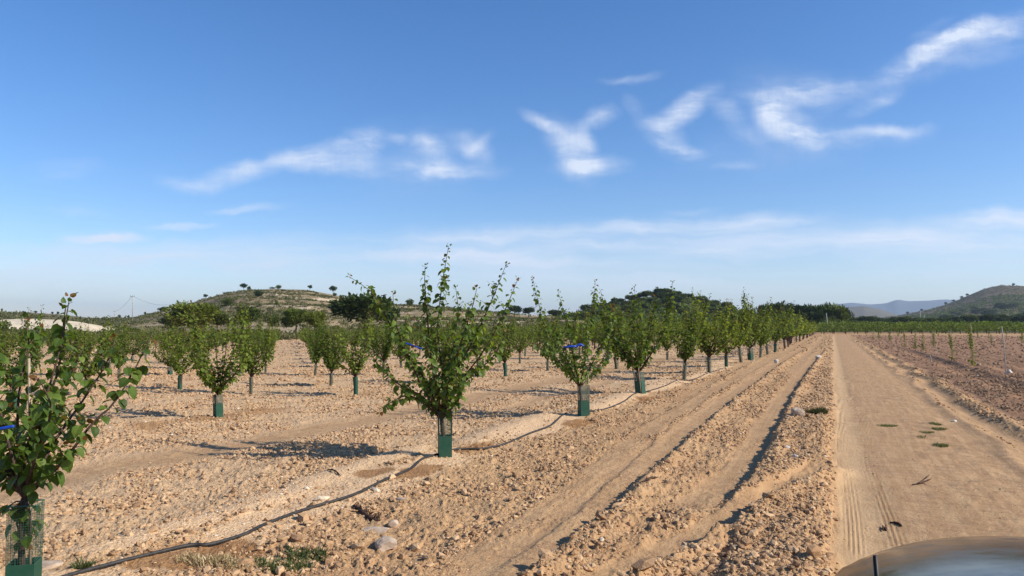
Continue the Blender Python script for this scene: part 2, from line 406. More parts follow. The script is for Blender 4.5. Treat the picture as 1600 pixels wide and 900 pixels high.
def soil_mat():
    m, nt, b = new_mat('stony_soil', .95, .12)
    pos = nt.new('ShaderNodeNewGeometry').outputs['Position']
    at = nt.new('ShaderNodeAttribute'); at.attribute_name = 'soil'
    sp = nt.new('ShaderNodeSeparateColor'); nt.l.new(at.outputs['Color'], sp.inputs[0])
    sm, cr, wet = sp.outputs[0], sp.outputs[1], sp.outputs[2]; rf = at.outputs['Alpha']
    big = nt.noise(pos, .35, 4); mid = nt.noise(pos, 3.0, 5); fine = nt.noise(pos, 28, 6, .7); fin2 = nt.noise(pos, 110, 3, .7)
    base = nt.mix(nt.ramp(mid, .3, .7), c4(.50, .312, .165), c4(.39, .235, .122))
    base = nt.mix(nt.ramp(big, .35, .65, 0, .55), base, c4(.53, .355, .195))
    base = nt.mix(nt.ramp(fine, .45, .72, 0, .55), base, c4(.60, .425, .26))
    base = nt.mix(nt.ramp(fine, .45, .25, 0, .5), base, c4(.27, .155, .085))
    px_ = nt.new('ShaderNodeSeparateXYZ'); nt.l.new(pos, px_.inputs[0])
    lf = nt.ramp(nt.math('ADD', px_.outputs[0], nt.math('MULTIPLY', nt.math('SUBTRACT', mid, .5), 2.5)), -3.4, -6.4, 0.0, .75)
    base = nt.mix(lf, base, nt.mix(nt.ramp(fine, .3, .7), c4(.50, .35, .215), c4(.66, .485, .31)))
    rightc = nt.mix(nt.ramp(fine, .3, .7), c4(.23, .125, .075), c4(.36, .215, .135))
    base = nt.mix(nt.math('MULTIPLY', rf, .85), base, rightc)
    smo = nt.mix(nt.ramp(mid, .3, .7), c4(.46, .30, .165), c4(.40, .25, .135))
    st = nt.new('ShaderNodeMapping'); st.inputs['Scale'].default_value = (14, .7, 1); nt.l.new(pos, st.inputs['Vector'])
    stn = nt.noise(st.outputs[0], 1.0, 4)
    smo = nt.mix(nt.ramp(stn, .42, .62, 0, .55), smo, c4(.55, .38, .22))
    bl = nt.new('ShaderNodeMapping'); bl.inputs['Scale'].default_value = (.7, 2.6, 1); nt.l.new(pos, bl.inputs['Vector'])
    smo = nt.mix(nt.ramp(nt.noise(bl.outputs[0], 1.6, 6, .65), .50, .66, 0, .5), smo, c4(.36, .225, .14))
    sepx = nt.new('ShaderNodeSeparateXYZ'); nt.l.new(pos, sepx.inputs[0])
    rx = nt.math('ABSOLUTE', nt.math('SUBTRACT', nt.math('ADD', sepx.outputs[0], nt.math('MULTIPLY', nt.math('SUBTRACT', mid, .5), .25)), .20))
    smo = nt.mix(nt.ramp(rx, .26, .08, 0, .5), smo, c4(.60, .43, .255))
    bl2 = nt.new('ShaderNodeMapping'); bl2.inputs['Scale'].default_value = (1.3, 7, 1); nt.l.new(pos, bl2.inputs['Vector'])
    smo = nt.mix(nt.math('MULTIPLY', nt.ramp(nt.noise(bl2.outputs[0], 1.5, 7, .7), .50, .64, 0, .6), nt.ramp(rx, .3, .6)), smo, c4(.29, .18, .105))
    smo = nt.mix(nt.ramp(fin2, .5, .8, 0, .5), smo, c4(.57, .41, .25))
    smo = nt.mix(nt.ramp(fine, .42, .25, 0, .45), smo, c4(.30, .19, .12))
    smo = nt.mix(nt.math('MULTIPLY', rf, .5), smo, c4(.34, .22, .15))
    base = nt.mix(nt.ramp(sm, .2, .8), base, smo)
    crust = nt.mix(nt.ramp(fine, .35, .7), c4(.66, .45, .265), c4(.76, .56, .365))
    base = nt.mix(nt.ramp(cr, .15, .75, 0, .95), base, crust)
    base = nt.mix(nt.ramp(wet, .1, .8, 0, .85), base, nt.mix(nt.ramp(mid, .3, .7), c4(.36, .195, .085), c4(.26, .13, .055)))
    # far away the bare soil gives way to dry grass and scrub
    ln = nt.new('ShaderNodeVectorMath', operation='LENGTH'); nt.l.new(pos, ln.inputs[0])
    scrub = nt.mix(nt.ramp(nt.noise(pos, .03, 5), .4, .6), c4(.14, .115, .065), c4(.09, .085, .045))
    base = nt.mix(nt.ramp(ln.outputs['Value'], 185, 215), base, scrub)
    base = nt.mix(1.0, base, c4(.94, .88, .79), 'MULTIPLY')
    nt.l.new(base, b.inputs['Base Color'])
    # small crumbs and cracks
    v = nt.new('ShaderNodeTexVoronoi'); v.inputs['Scale'].default_value = 34; nt.l.new(pos, v.inputs['Vector'])
    v2 = nt.new('ShaderNodeTexVoronoi'); v2.inputs['Scale'].default_value = 95; nt.l.new(pos, v2.inputs['Vector'])
    hh = nt.math('ADD', nt.math('MULTIPLY', nt.math('SUBTRACT', 1.0, v.outputs['Distance']), .012), nt.math('MULTIPLY', nt.math('SUBTRACT', 1.0, v2.outputs['Distance']), .005))
    hh = nt.math('MULTIPLY', hh, nt.ramp(sm, .2, .9, 1.0, .28))
    hh = nt.math('ADD', hh, nt.math('MULTIPLY', fine, .018))
    bp = nt.new('ShaderNodeBump'); bp.inputs['Strength'].default_value = .9; bp.inputs['Distance'].default_value = 1.0
    nt.l.new(hh, bp.inputs['Height']); nt.l.new(bp.outputs[0], b.inputs['Normal'])
    return m
M['soil'] = soil_mat()
def clod_mat():
    m, nt, b = new_mat('soil_clods', .95, .1)
    t = nt.attr('tone'); pos = nt.new('ShaderNodeNewGeometry').outputs['Position']
    at = nt.attr('right')
    c = nt.mix(nt.ramp(t, 0, .45, smooth=False), c4(.27, .16, .092), c4(.45, .285, .16))
    c = nt.mix(nt.ramp(t, .45, .85, smooth=False), c, c4(.58, .41, .25))
    c = nt.mix(nt.ramp(t, .93, .99), c, c4(.70, .62, .50))
    c2 = nt.mix(nt.ramp(t, 0, .9, smooth=False), c4(.18, .105, .065), c4(.38, .25, .16))
    c2 = nt.mix(nt.ramp(t, .91, .97), c2, c4(.66, .58, .48))
    c = nt.mix(nt.math('MULTIPLY', at, .9), c, c2)
    c = nt.mix(nt.ramp(nt.noise(pos, 60, 4), .4, .7, 0, .4), c, c4(.58, .425, .27)); c = nt.mix(1.0, c, c4(.94, .88, .79), 'MULTIPLY')
    nt.l.new(c, b.inputs['Base Color'])
    bp = nt.new('ShaderNodeBump'); bp.inputs['Distance'].default_value = .006; nt.l.new(nt.noise(pos, 90, 4), bp.inputs['Height']); nt.l.new(bp.outputs[0], b.inputs['Normal'])
    return m
M['clod'] = clod_mat()

ICO_V = None
def ico():
    t = (1 + 5 ** .5) / 2
    V = np.array([(-1, t, 0), (1, t, 0), (-1, -t, 0), (1, -t, 0), (0, -1, t), (0, 1, t), (0, -1, -t), (0, 1, -t), (t, 0, -1), (t, 0, 1), (-t, 0, -1), (-t, 0, 1)], float)
    V /= np.linalg.norm(V[0])
    F = np.array([(0, 11, 5), (0, 5, 1), (0, 1, 7), (0, 7, 10), (0, 10, 11), (1, 5, 9), (5, 11, 4), (11, 10, 2), (10, 7, 6), (7, 1, 8), (3, 9, 4), (3, 4, 2), (3, 2, 6), (3, 6, 8), (3, 8, 9), (4, 9, 5), (2, 4, 11), (6, 2, 10), (8, 6, 7), (9, 8, 1)])
    return V, F
def scatter_clods(name, N, r0, r1, seed, smin_k, med, sig, smax, cube=False):
    g = np.random.default_rng(seed)
    a0 = math.atan2(FW[1], FW[0])
    r = r0 * (r1 / r0) ** g.random(N); a = a0 + (g.random(N) - .5) * 2 * R(48)
    x = r * np.cos(a); y = r * np.sin(a)
    h, sm, cr, wet, rf, road = ground(x, y)
    dens = np.clip(.5 + 2.2 * (fbm(x * 1.5, y * 1.1, 201, 3) - .5) * 2, .10, 1)
    verge = (x > -.8) & (x < -.05) & (y < 20)
    dens = np.where(verge, 1.0, dens)
    p = dens * (1 - .93 * sst(.25, .7, sm)) * (1 - .88 * cr) * (1 - .8 * sst(.2, .6, wet))
    keep = g.random(N) < p
    x, y, h, r, rf, sm, cr = [q[keep] for q in (x, y, h, r, rf, sm, cr)]; n = len(x)
    s = np.exp(np.log(med) + sig * g.standard_normal(n))
    s = np.minimum(np.maximum(s, smin_k * r * (.5 + g.random(n))), smax * (.45 + .55 * g.random(n) ** 2))
    s = s * (1 - .68 * sst(.2, .6, sm))
    V0, F0 = ico()
    J = V0[None] * (1 + .55 * (g.random((n, 12, 1)) - .5)) + .22 * (g.random((n, 12, 3)) - .5)
    sc = np.stack([.75 + .7 * g.random(n), .6 + .5 * g.random(n), .45 + .4 * g.random(n)], 1)
    J = J * sc[:, None, :]
    al = g.random(n) * 2 * math.pi; be = (g.random(n) - .5) * .9
    ca, sa, cb, sb = np.cos(al), np.sin(al), np.cos(be), np.sin(be)
    X = J[..., 0] * cb[:, None] + J[..., 2] * sb[:, None]; Z = -J[..., 0] * sb[:, None] + J[..., 2] * cb[:, None]
    Y = J[..., 1]
    J = np.stack([X * ca[:, None] - Y * sa[:, None], X * sa[:, None] + Y * ca[:, None], Z], -1)
    V = J * s[:, None, None] + np.stack([x, y, h + s * .20], 1)[:, None, :]
    F = F0[None] + (np.arange(n) * 12)[:, None, None]
    tone = np.clip(g.random(n) * .93 + cr * .1 + (g.random(n) > .993) * .5, 0, 1)
    o = mesh_np(name, V.reshape(-1, 3), F.reshape(-1, 3), M['clod'], None, False,
                {'tone': ('FLOAT', np.repeat(tone, 12)), 'right': ('FLOAT', np.repeat(rf, 12))})
    return o

# ------------------------------------------------------------------ leaves
LEAF12_V = np.array([(0, 0, 0), (0, .30, .03), (0, .66, .01), (0, 1.04, -.17), (-.27, -.02, .08), (-.45, .28, .12), (-.38, .64, .06), (-.15, .90, -.06), (.27, -.02, .08), (.45, .28, .12), (.38, .64, .06), (.15, .90, -.06)])
LEAF12_T = np.array([(0, 1, 4), (4, 1, 5), (1, 2, 5), (5, 2, 6), (2, 7, 6), (2, 3, 7), (1, 0, 8), (1, 8, 9), (2, 1, 9), (2, 9, 10), (2, 10, 11), (2, 11, 3)])
LEAF_V = np.array([(0, 0, 0), (0, .36, .02), (0, .72, -.03), (0, 1, -.16), (-.34, .20, .09), (-.41, .58, .08), (.34, .20, .09), (.41, .58, .08)])
LEAF_T = np.array([(0, 1, 4), (4, 1, 5), (1, 2, 5), (5, 2, 3), (1, 0, 6), (1, 6, 7), (2, 1, 7), (2, 7, 3)])
CARD_V = np.array([(0, 0, 0), (-.36, .45, .05), (.36, .5, .05), (0, 1, -.08)])
CARD_T = np.array([(0, 2, 1), (1, 2, 3)])
def frames(ydir, up, g):
    """rotation frames whose y is ydir and whose z leans to up"""
    y = ydir / (np.linalg.norm(ydir, axis=1)[:, None] + 1e-9)
    x = np.cross(y, up); x /= np.linalg.norm(x, axis=1)[:, None] + 1e-9
    z = np.cross(x, y)
    return x, y, z
def leaf_batch(P, Y, Z, S, tmplV, tmplT):
    x, y, z = frames(Y, Z, None)
    V = (tmplV[None, :, 0:1] * x[:, None, :] + tmplV[None, :, 1:2] * y[:, None, :] + tmplV[None, :, 2:3] * z[:, None, :]) * S[:, None, None] + P[:, None, :]
    n, k = len(P), len(tmplV)
    T = tmplT[None] + (np.arange(n) * k)[:, None, None]
    return V.reshape(-1, 3), T.reshape(-1, 3), k
def shoot_leaves(shoots, g, size, step, start=.12, jitter=.012, tipred=True, spread=1.0):
    """leaves in a spiral along each shoot, drooping from short stalks"""
    P, Y, Z, S, T = [], [], [], [], []
    for pts, lo in shoots:
        if lo == .1 and len(pts) <= 6 and g.random() < .22: continue
        seg = np.linalg.norm(np.diff(pts, axis=0), axis=1); L = np.concatenate([[0], np.cumsum(seg)]); tot = L[-1]
        ts = np.arange(max(start * tot, lo * tot), tot, step)
        ts = np.append(ts, [tot - .004, tot])
        ph = g.random() * 6.28
        for i, t in enumerate(ts):
            p = np.array([np.interp(t, L, pts[:, k]) for k in range(3)])
            j = min(np.searchsorted(L, t, side='right'), len(pts) - 1); d = pts[j] - pts[j - 1]; d = d / (np.linalg.norm(d) + 1e-9)
            a = ph + i * 2.4 + g.normal() * .3
            q = np.cross(d, (0.3, 0.1, 1.0) if abs(d[2]) < .9 else (1.0, 0.2, 0)); q /= np.linalg.norm(q); w = np.cross(d, q)
            out = math.cos(a) * q + math.sin(a) * w
            f = t / tot
            st = out * (.8) + d * .45
            pe = size * .38 * (.6 + .7 * g.random()) * spread
            pos = p + st * pe
            dirn = out * (.8 + .4 * g.random()) + d * .25 + np.array([0, 0, -.55 - .75 * g.random()]) + g.normal(size=3) * .25
            if f > .97: dirn = d + out * .7
            up = out * .35 + np.array([0, 0, 1.0]) + g.normal(size=3) * .35 + d * .2
            P.append(pos); Y.append(dirn); Z.append(up)
            s = size * (.72 + .5 * g.random()) * (1 - .55 * max(0, (f - .82) / .18))
            S.append(s)
            tn = g.random() * .75 + .25 * f * g.random()
            if f > .95 and g.random() < .3 and tipred: tn = .99
            elif tn > .93: tn = .93
            T.append(tn)
    return np.array(P), np.array(Y), np.array(Z), np.array(S), np.array(T)
def build_leaves(name, data, mat, parent, card=False, hi=False):
    P, Y, Z, S, T = data
    V, F, k = leaf_batch(P, Y, Z, S, CARD_V if card else (LEAF12_V if hi else LEAF_V), CARD_T if card else (LEAF12_T if hi else LEAF_T))
    return mesh_np(name, V, F, mat, parent, False, {'tone': ('FLOAT', np.repeat(T, k))})

def guard_parts(root, h=.30, side=.16, up=.32, rot=.78, wires=True, kind='box', z0=-.03):
    """square green tree guard: solid plastic below, a square of netting above"""
    mb = MB(); t = .004; s = side / 2
    ca, sa = math.cos(rot), math.sin(rot)
    def cor(z, k=1.0): return np.array([[(dx * ca - dy * sa) * s * k, (dx * sa + dy * ca) * s * k, z] for dx, dy in ((-1, -1), (1, -1), (1, 1), (-1, 1))])
    if kind == 'box':
        o0, o1 = cor(z0), cor(h); i0, i1 = cor(z0, .93), cor(h, .93)
        V = np.concatenate([o0, o1, i0, i1]); Q = []
        for k in range(4):
            k2 = (k + 1) % 4
            Q += [(k, k2, 4 + k2, 4 + k), (8 + k2, 8 + k, 12 + k, 12 + k2), (4 + k, 4 + k2, 12 + k2, 12 + k)]
        mb.add(V, None, Q)
        g = mb.build('tree_guard', M['green_plastic'], root, False)
    else:
        n = 10; th = np.arange(n) * 6.283 / n
        V = []; zz = np.linspace(z0, h + up * .6, 5)
        for i, z in enumerate(zz): V += [(math.cos(a) * s * (1 + .12 * math.sin(i * 2 + a)), math.sin(a) * s * (1 + .1 * math.cos(i * 3 + a)), z) for a in th]
        Q = [(i * n + k, i * n + (k + 1) % n, (i + 1) * n + (k + 1) % n, (i + 1) * n + k) for i in range(4) for k in range(n)]
        mb.add(V, None, Q); g = mb.build('tree_guard', M['green_plastic'] if kind == 'green' else M['sleeve'], root, True)
        return g
    nb = MB()
    if wires:
        a, b = cor(h, 1.0), cor(h + up, 1.04)
        nv = 12; nz = int(up / .016)
        for k in range(4):
            k2 = (k + 1) % 4
            for j in range(nv):
                f = j / nv
                tube(nb, [a[k] * (1 - f) + a[k2] * f, b[k] * (1 - f) + b[k2] * f], .0011, 3, cap=False)
            for j in range(nz + 1):
                f = j / nz
                p, q = a[k] * (1 - f) + b[k] * f, a[k2] * (1 - f) + b[k2] * f
                tube(nb, [p, q], .0011, 3, cap=False)
        top = MB(); tube(nb, np.concatenate([b, b[:1]]), .005, 4, cap=False)
        nb.build('guard_netting', M['net'], g, False)
    else:
        a, b = cor(h, 1.0), cor(h + up, 1.08)
        nb.add(np.concatenate([a, b]), None, [(k, (k + 1) % 4, 4 + (k + 1) % 4, 4 + k) for k in range(4)])
        nb.build('guard_netting', M['sleeve'], g, False)
    return g

def grow(g, stems, twig_len, twig_step, lo=.35, up=.5):
    """side twigs from stems; a stem is a list of 3D points"""
    out = []
    for pts in stems:
        seg = np.linalg.norm(np.diff(pts, axis=0), axis=1); L = np.concatenate([[0], np.cumsum(seg)]); tot = L[-1]
        t = tot * lo
        while t < tot * .86:
            p = np.array([np.interp(t, L, pts[:, k]) for k in range(3)])
            j = min(np.searchsorted(L, t, side='right'), len(pts) - 1); d = pts[j] - pts[j - 1]; d = d / (np.linalg.norm(d) + 1e-9)
            v = g.normal(size=3); v[2] = abs(v[2]) * .5; v = v / np.linalg.norm(v)
            l = twig_len * (.45 + .8 * g.random()) * (1 - .5 * t / tot)
            e = p + (v * .75 + d * up + np.array([0, 0, .15])) * l
            mid = (p + e) / 2 + g.normal(size=3) * l * .05 + np.array([0, 0, -.03 * l])
            out.append(smooth_path([p, mid, e], 6))
            t += twig_step * (.6 + .8 * g.random())
    return out

def apricot(root, g, trunk_top, stems, size, step, twigs, guard, rtrunk=.022, twig_len=.32, twig_step=.12, lean=(0, 0), lod=0, extra_lo=.10):
    mb = MB()
    tt = np.array(trunk_top)
    tube(mb, smooth_path([(0, 0, -.05), tt * .5 + np.array([g.normal() * .008, g.normal() * .008, 0]), tt], 6), np.linspace(rtrunk * 1.15, rtrunk, 6), 8 if lod == 0 else 5)
    shoots = []
    for s in stems:
        P = smooth_path(s, 12 if lod == 0 else 7)
        tube(mb, P, np.linspace(rtrunk * .62, .003, len(P)), 6 if lod == 0 else 4)
        shoots.append((P, extra_lo))
    tw = grow(g, [s[0] for s in shoots], twig_len, twig_step, .22 if lod == 0 else .14) if twigs else []
    tm = MB()
    for P in tw:
        tube(mb, P, np.linspace(.0045, .0015, len(P)), 3 if lod else 4, cap=False); shoots.append((P, .1))
    mb.build('trunk', M['bark'], root)
    build_leaves('foliage', shoot_leaves(shoots, g, size, step), M['leaf'] if lod == 0 else M['leaf_far'], root, card=(lod >= 2), hi=(lod == 0))
    if guard: guard_parts(root, **guard)

def stems_from_pixels(base, D, polys, z_of_base=0.0):
    """polys: lists of (px, py, depth offset); returned relative to the base"""
    out = []
    for poly in polys:
        pts = []
        for px, py, dd in poly:
            pts.append(pd(px, py, D + dd) - np.array([base[0], base[1], z_of_base]))
        out.append(np.array(pts))
    return out
def depth_of(p): return float(np.dot(np.array([p[0], p[1], 0]), FW))
def gh(x, y):
    h = ground(np.array([float(x)]), np.array([float(y)]))[0]; return float(h[0])
def gh_many(x, y): return ground(np.asarray(x, float), np.asarray(y, float))[0]

def generic_stems(g, n=7, H=2.3, Rr=.8, zt=.45, tall=0):
    st = []
    for k in range(n):
        a = k * 6.283 / n + g.normal() * .3
        rr = Rr * (.55 + .8 * g.random()); hh = H * (.62 + .40 * g.random())
        if k < tall: hh = H * 1.22; rr *= .7
        b = a + g.normal() * .35
        st.append(np.array([(0, 0, zt),
                            (math.cos(a) * rr * .26, math.sin(a) * rr * .26, zt + (hh - zt) * .22),
                            (math.cos(b) * rr * .72, math.sin(b) * rr * .72, zt + (hh - zt) * .55),
                            (math.cos(b) * rr * (.95 + .15 * g.random()), math.sin(b) * rr, hh)]))
    for k in range(int(g.integers(2, 5))):
        a = g.random() * 6.28; rr = Rr * (.35 + .8 * g.random()); hh = H * (1.02 + .20 * g.random())
        st.append(np.array([(0, 0, zt), (math.cos(a) * rr * .4, math.sin(a) * rr * .4, zt + .5), (math.cos(a) * rr * .8, math.sin(a) * rr * .8, H * .72), (math.cos(a) * rr, math.sin(a) * rr, hh)]))
    st.append(np.array([(0, 0, zt), (g.normal() * .05, g.normal() * .05, zt + .6), (g.normal() * .1, g.normal() * .1, H * .95)]))
    return st

# ================================================================== camera
cd = bpy.data.cameras.new('camera'); cam = bpy.data.objects.new('camera', cd); col.objects.link(cam)
cam.location = CAM; cd.sensor_width = 36; cd.lens = 36 * FPX / 1600; cd.clip_end = 60000; cd.clip_start = .02
Mx = Matrix((tuple(RT), tuple(U3), tuple(-F3))).transposed()
cam.rotation_euler = Mx.to_euler(); scene.camera = cam

# ================================================================== light and sky
SUN_EL = 33.5
sl = bpy.data.lights.new('sun', 'SUN'); sl.energy = 5.0; sl.angle = R(.53); sl.color = (1.0, .945, .86)
so = bpy.data.objects.new('sun', sl); col.objects.link(so)
sd = Vector((math.cos(R(SUN_EL)) * math.cos(R(7)), math.cos(R(SUN_EL)) * math.sin(R(7)), math.sin(R(SUN_EL))))
so.rotation_euler = sd.to_track_quat('Z', 'Y').to_euler(); so.location = (30, 0, 30)
world = bpy.data.worlds.new('World'); scene.world = world; world.use_nodes = True
def build_world():
    nt = NT(world.node_tree); bg = world.node_tree.nodes['Background']; out = world.node_tree.nodes['World Output']
    sky = nt.new('ShaderNodeTexSky', sky_type='NISHITA'); sky.sun_disc = False
    sky.sun_elevation = R(SUN_EL); sky.sun_rotation = R(83); sky.altitude = 300; sky.air_density = 1.0; sky.dust_density = .35; sky.ozone_density = 2.2
    hs = nt.new('ShaderNodeHueSaturation'); hs.inputs['Saturation'].default_value = SKY_SAT; nt.l.new(sky.outputs[0], hs.inputs['Color'])
    tint = nt.mix(1.0, hs.outputs[0], c4(*SKY_TINT), 'MULTIPLY')
    nt.l.new(tint, bg.inputs['Color']); bg.inputs['Strength'].default_value = SKY_STR
    d = nt.new('ShaderNodeTexCoord').outputs['Generated']
    def dot(v):
        n = nt.new('ShaderNodeVectorMath', operation='DOT_PRODUCT'); nt.l.new(d, n.inputs[0]); n.inputs[1].default_value = tuple(v); return n.outputs['Value']
    f = dot(FW); fm = nt.math('MAXIMUM', f, .05)
    u = nt.math('DIVIDE', dot(RT), fm); v = nt.math('DIVIDE', dot((0, 0, 1)), fm)
    cb = nt.new('ShaderNodeCombineXYZ'); nt.l.new(u, cb.inputs[0]); nt.l.new(v, cb.inputs[1])
    uv = cb.outputs[0]
    def off(vec, scale, amt, detail=5, seedv=(0, 0, 0)):
        mp = nt.new('ShaderNodeMapping'); nt.l.new(vec, mp.inputs[0]); mp.inputs['Location'].default_value = seedv
        n = nt.new('ShaderNodeTexNoise'); n.inputs['Scale'].default_value = scale; n.inputs['Detail'].default_value = detail; nt.l.new(mp.outputs[0], n.inputs['Vector'])
        s = nt.new('ShaderNodeVectorMath', operation='SUBTRACT'); nt.l.new(n.outputs['Color'], s.inputs[0]); s.inputs[1].default_value = (.5, .5, .5)
        q = nt.new('ShaderNodeVectorMath', operation='SCALE'); nt.l.new(s.outputs[0], q.inputs[0]); q.inputs['Scale'].default_value = amt
        a = nt.new('ShaderNodeVectorMath', operation='ADD'); nt.l.new(vec, a.inputs[0]); nt.l.new(q.outputs[0], a.inputs[1]); return a.outputs[0]
    w = off(off(uv, 8, .034), 34, .014, 4, (3, 1, 0))
    total = None
    def uvp(px, py):
        r = ray(px, py); k = r @ FW; return float(r @ RT / k), float(r[2] / k)
    for (x0, y0, x1, y1, wd, wt) in CLOUDS:
        a = uvp(x0, y0); b = uvp(x1, y1); cx, cy = (a[0] + b[0]) / 2, (a[1] + b[1]) / 2
        L = math.hypot(b[0] - a[0], b[1] - a[1]) / 2 + wd / 1155 * .7; ang = math.atan2(b[1] - a[1], b[0] - a[0])
        mp = nt.new('ShaderNodeMapping', vector_type='TEXTURE'); nt.l.new(w, mp.inputs[0])
        mp.inputs['Location'].default_value = (cx, cy, 0); mp.inputs['Rotation'].default_value = (0, 0, ang); mp.inputs['Scale'].default_value = (L * 1.08, wd * 1.35 / 1155, 1)
        ln = nt.new('ShaderNodeVectorMath', operation='LENGTH'); nt.l.new(mp.outputs[0], ln.inputs[0])
        g = nt.ramp(ln.outputs['Value'], 1.4, 0.0, 0.0, wt * 1.15)
        total = g if total is None else nt.math('ADD', total, g)
    # wispy breakup, streaked along the wind
    mp = nt.new('ShaderNodeMapping'); mp.inputs['Rotation'].default_value = (0, 0, R(-22)); mp.inputs['Scale'].default_value = (5, 20, 1); nt.l.new(w, mp.inputs[0])
    n1 = nt.noise(mp.outputs[0], 1.6, 7, .62)
    n2 = nt.noise(w, 14, 6, .6)
    mp4 = nt.new('ShaderNodeMapping'); mp4.inputs['Rotation'].default_value = (0, 0, R(28)); mp4.inputs['Scale'].default_value = (70, 9, 1); nt.l.new(uv, mp4.inputs[0])
    n3 = nt.noise(mp4.outputs[0], 1.4, 6, .65)
    br = nt.math('MULTIPLY', nt.math('MULTIPLY', nt.ramp(n1, .28, .66, .25, 1.25), nt.ramp(n2, .25, .7, .55, 1.15)), nt.ramp(n3, .3, .7, .90, 1.06))
    total = nt.math('MULTIPLY', total, br)
    band = None
    mp2 = nt.new('ShaderNodeMapping'); mp2.inputs['Scale'].default_value = (1.6, 12, 1); mp2.inputs['Rotation'].default_value = (0, 0, R(-3)); nt.l.new(w, mp2.inputs[0])
    nb = nt.noise(mp2.outputs[0], 1.7, 6, .55)
    for (x0, y0, x1, y1, wd, wt) in BANDS:
        a = uvp(x0, y0); b = uvp(x1, y1); cx, cy = (a[0] + b[0]) / 2, (a[1] + b[1]) / 2
        L = math.hypot(b[0] - a[0], b[1] - a[1]) / 2; ang = math.atan2(b[1] - a[1], b[0] - a[0])
        mp = nt.new('ShaderNodeMapping', vector_type='TEXTURE'); nt.l.new(w, mp.inputs[0])
        mp.inputs['Location'].default_value = (cx, cy, 0); mp.inputs['Rotation'].default_value = (0, 0, ang); mp.inputs['Scale'].default_value = (L, wd / 1155, 1)
        ln = nt.new('ShaderNodeVectorMath', operation='LENGTH'); nt.l.new(mp.outputs[0], ln.inputs[0])
        g = nt.ramp(ln.outputs['Value'], 1.25, .3, 0.0, min(.8, wt * 1.3))
        band = g if band is None else nt.math('MAXIMUM', band, g)
    mp3 = nt.new('ShaderNodeMapping'); mp3.inputs['Scale'].default_value = (2.5, 34, 1); mp3.inputs['Rotation'].default_value = (0, 0, R(-5)); nt.l.new(w, mp3.inputs[0])
    band = nt.math('MULTIPLY', band, nt.math('MULTIPLY', nt.ramp(nb, .33, .62, .25, 1.25), nt.ramp(nt.noise(mp3.outputs[0], 2.0, 6, .6), .3, .65, .7, 1.15)))
    total = nt.math('ADD', total, band)
    total = nt.math('MULTIPLY', total, nt.ramp(f, .05, .3))
    total = nt.math('MINIMUM', total, .85)
    bg2 = nt.new('ShaderNodeBackground'); bg2.inputs['Color'].default_value = c4(.80, .87, 1.0); bg2.inputs['Strength'].default_value = CLOUD_STR
    mx = nt.new('ShaderNodeMixShader'); nt.l.new(total, mx.inputs[0]); nt.l.new(bg.outputs[0], mx.inputs[1]); nt.l.new(bg2.outputs[0], mx.inputs[2])
    nt.l.new(mx.outputs[0], out.inputs['Surface'])
    world.cycles.sampling_method = 'MANUAL'; world.cycles.sample_map_resolution = 512
SKY_SAT, SKY_TINT, SKY_STR, CLOUD_STR = 1.28, (.96, .97, 1.12), .118, .84
CLOUDS = [  # x0,y0,x1,y1 (as seen from the track), half width, weight
    (1375, 122, 1520, 45, 14, .50), (1440, 75, 1530, 42, 10, .55), (1500, 60, 1610, 30, 16, .45), (1400, 110, 1600, 62, 22, .25), (1430, 60, 1480, 35, 8, .15),
    (1190, 155, 1215, 200, 20, .45), (1200, 185, 1270, 222, 22, .65), (1210, 160, 1320, 135, 16, .35), (1230, 215, 1300, 215, 14, .30),
    (1320, 210, 1440, 196, 8, .40), (1330, 180, 1400, 140, 9, .28), (1118, 165, 1150, 185, 12, .28), (1140, 200, 1190, 225, 10, .12),
    (1025, 195, 1105, 145, 15, .60), (1015, 190, 1060, 228, 17, .55), (1050, 225, 1095, 238, 9, .35),
    (822, 180, 870, 200, 10, .55), (870, 200, 910, 260, 24, .60), (880, 262, 965, 258, 14, .40), (910, 190, 960, 172, 11, .45), (905, 200, 925, 235, 12, .25),
    (945, 125, 1025, 115, 6, .18), (985, 150, 1000, 170, 10, .12),
    (450, 250, 560, 262, 16, .60), (470, 240, 560, 235, 14, .35), (540, 225, 590, 215, 16, .50), (560, 250, 590, 225, 14, .35),
    (600, 275, 765, 268, 11, .42), (655, 215, 690, 245, 14, .40), (712, 218, 760, 245, 14, .42), (735, 240, 765, 215, 8, .25), (612, 212, 632, 214, 8, .35),
    (640, 262, 700, 260, 12, .3), (245, 283, 350, 290, 9, .36), (330, 275, 430, 265, 13, .42), (365, 262, 420, 262, 9, .25), (1290, 165, 1380, 130, 14, .14), (1150, 150, 1330, 130, 18, .16), (1270, 226, 1420, 204, 14, .20), (590, 262, 660, 240, 16, .20), (425, 258, 460, 250, 10, .2),
    (65, 262, 140, 262, 14, .16), (340, 327, 440, 325, 6, .14), (220, 352, 330, 350, 5, .14), (80, 325, 170, 335, 6, .10),
    (95, 372, 220, 368, 9, .28), (90, 392, 210, 392, 10, .2), (1120, 262, 1175, 262, 6, .14), (1040, 335, 1120, 330, 5, .15), (1180, 150, 1300, 200, 50, .10), (560, 250, 720, 250, 46, .10), (1310, 230, 1100, 240, 30, .07)]
BANDS = [(-300, 402, 230, 390, 16, .40), (90, 375, 235, 369, 9, .42), (-200, 445, 800, 388, 44, .46), (350, 405, 1400, 376, 40, .50), (820, 374, 1300, 346, 20, .52), (1150, 392, 1900, 352, 36, .48), (1450, 345, 1800, 334, 18, .48), (200, 440, 1700, 430, 28, .34), (400, 410, 1800, 385, 50, .34), (230, 353, 340, 350, 6, .25), (330, 328, 450, 324, 7, .25)]

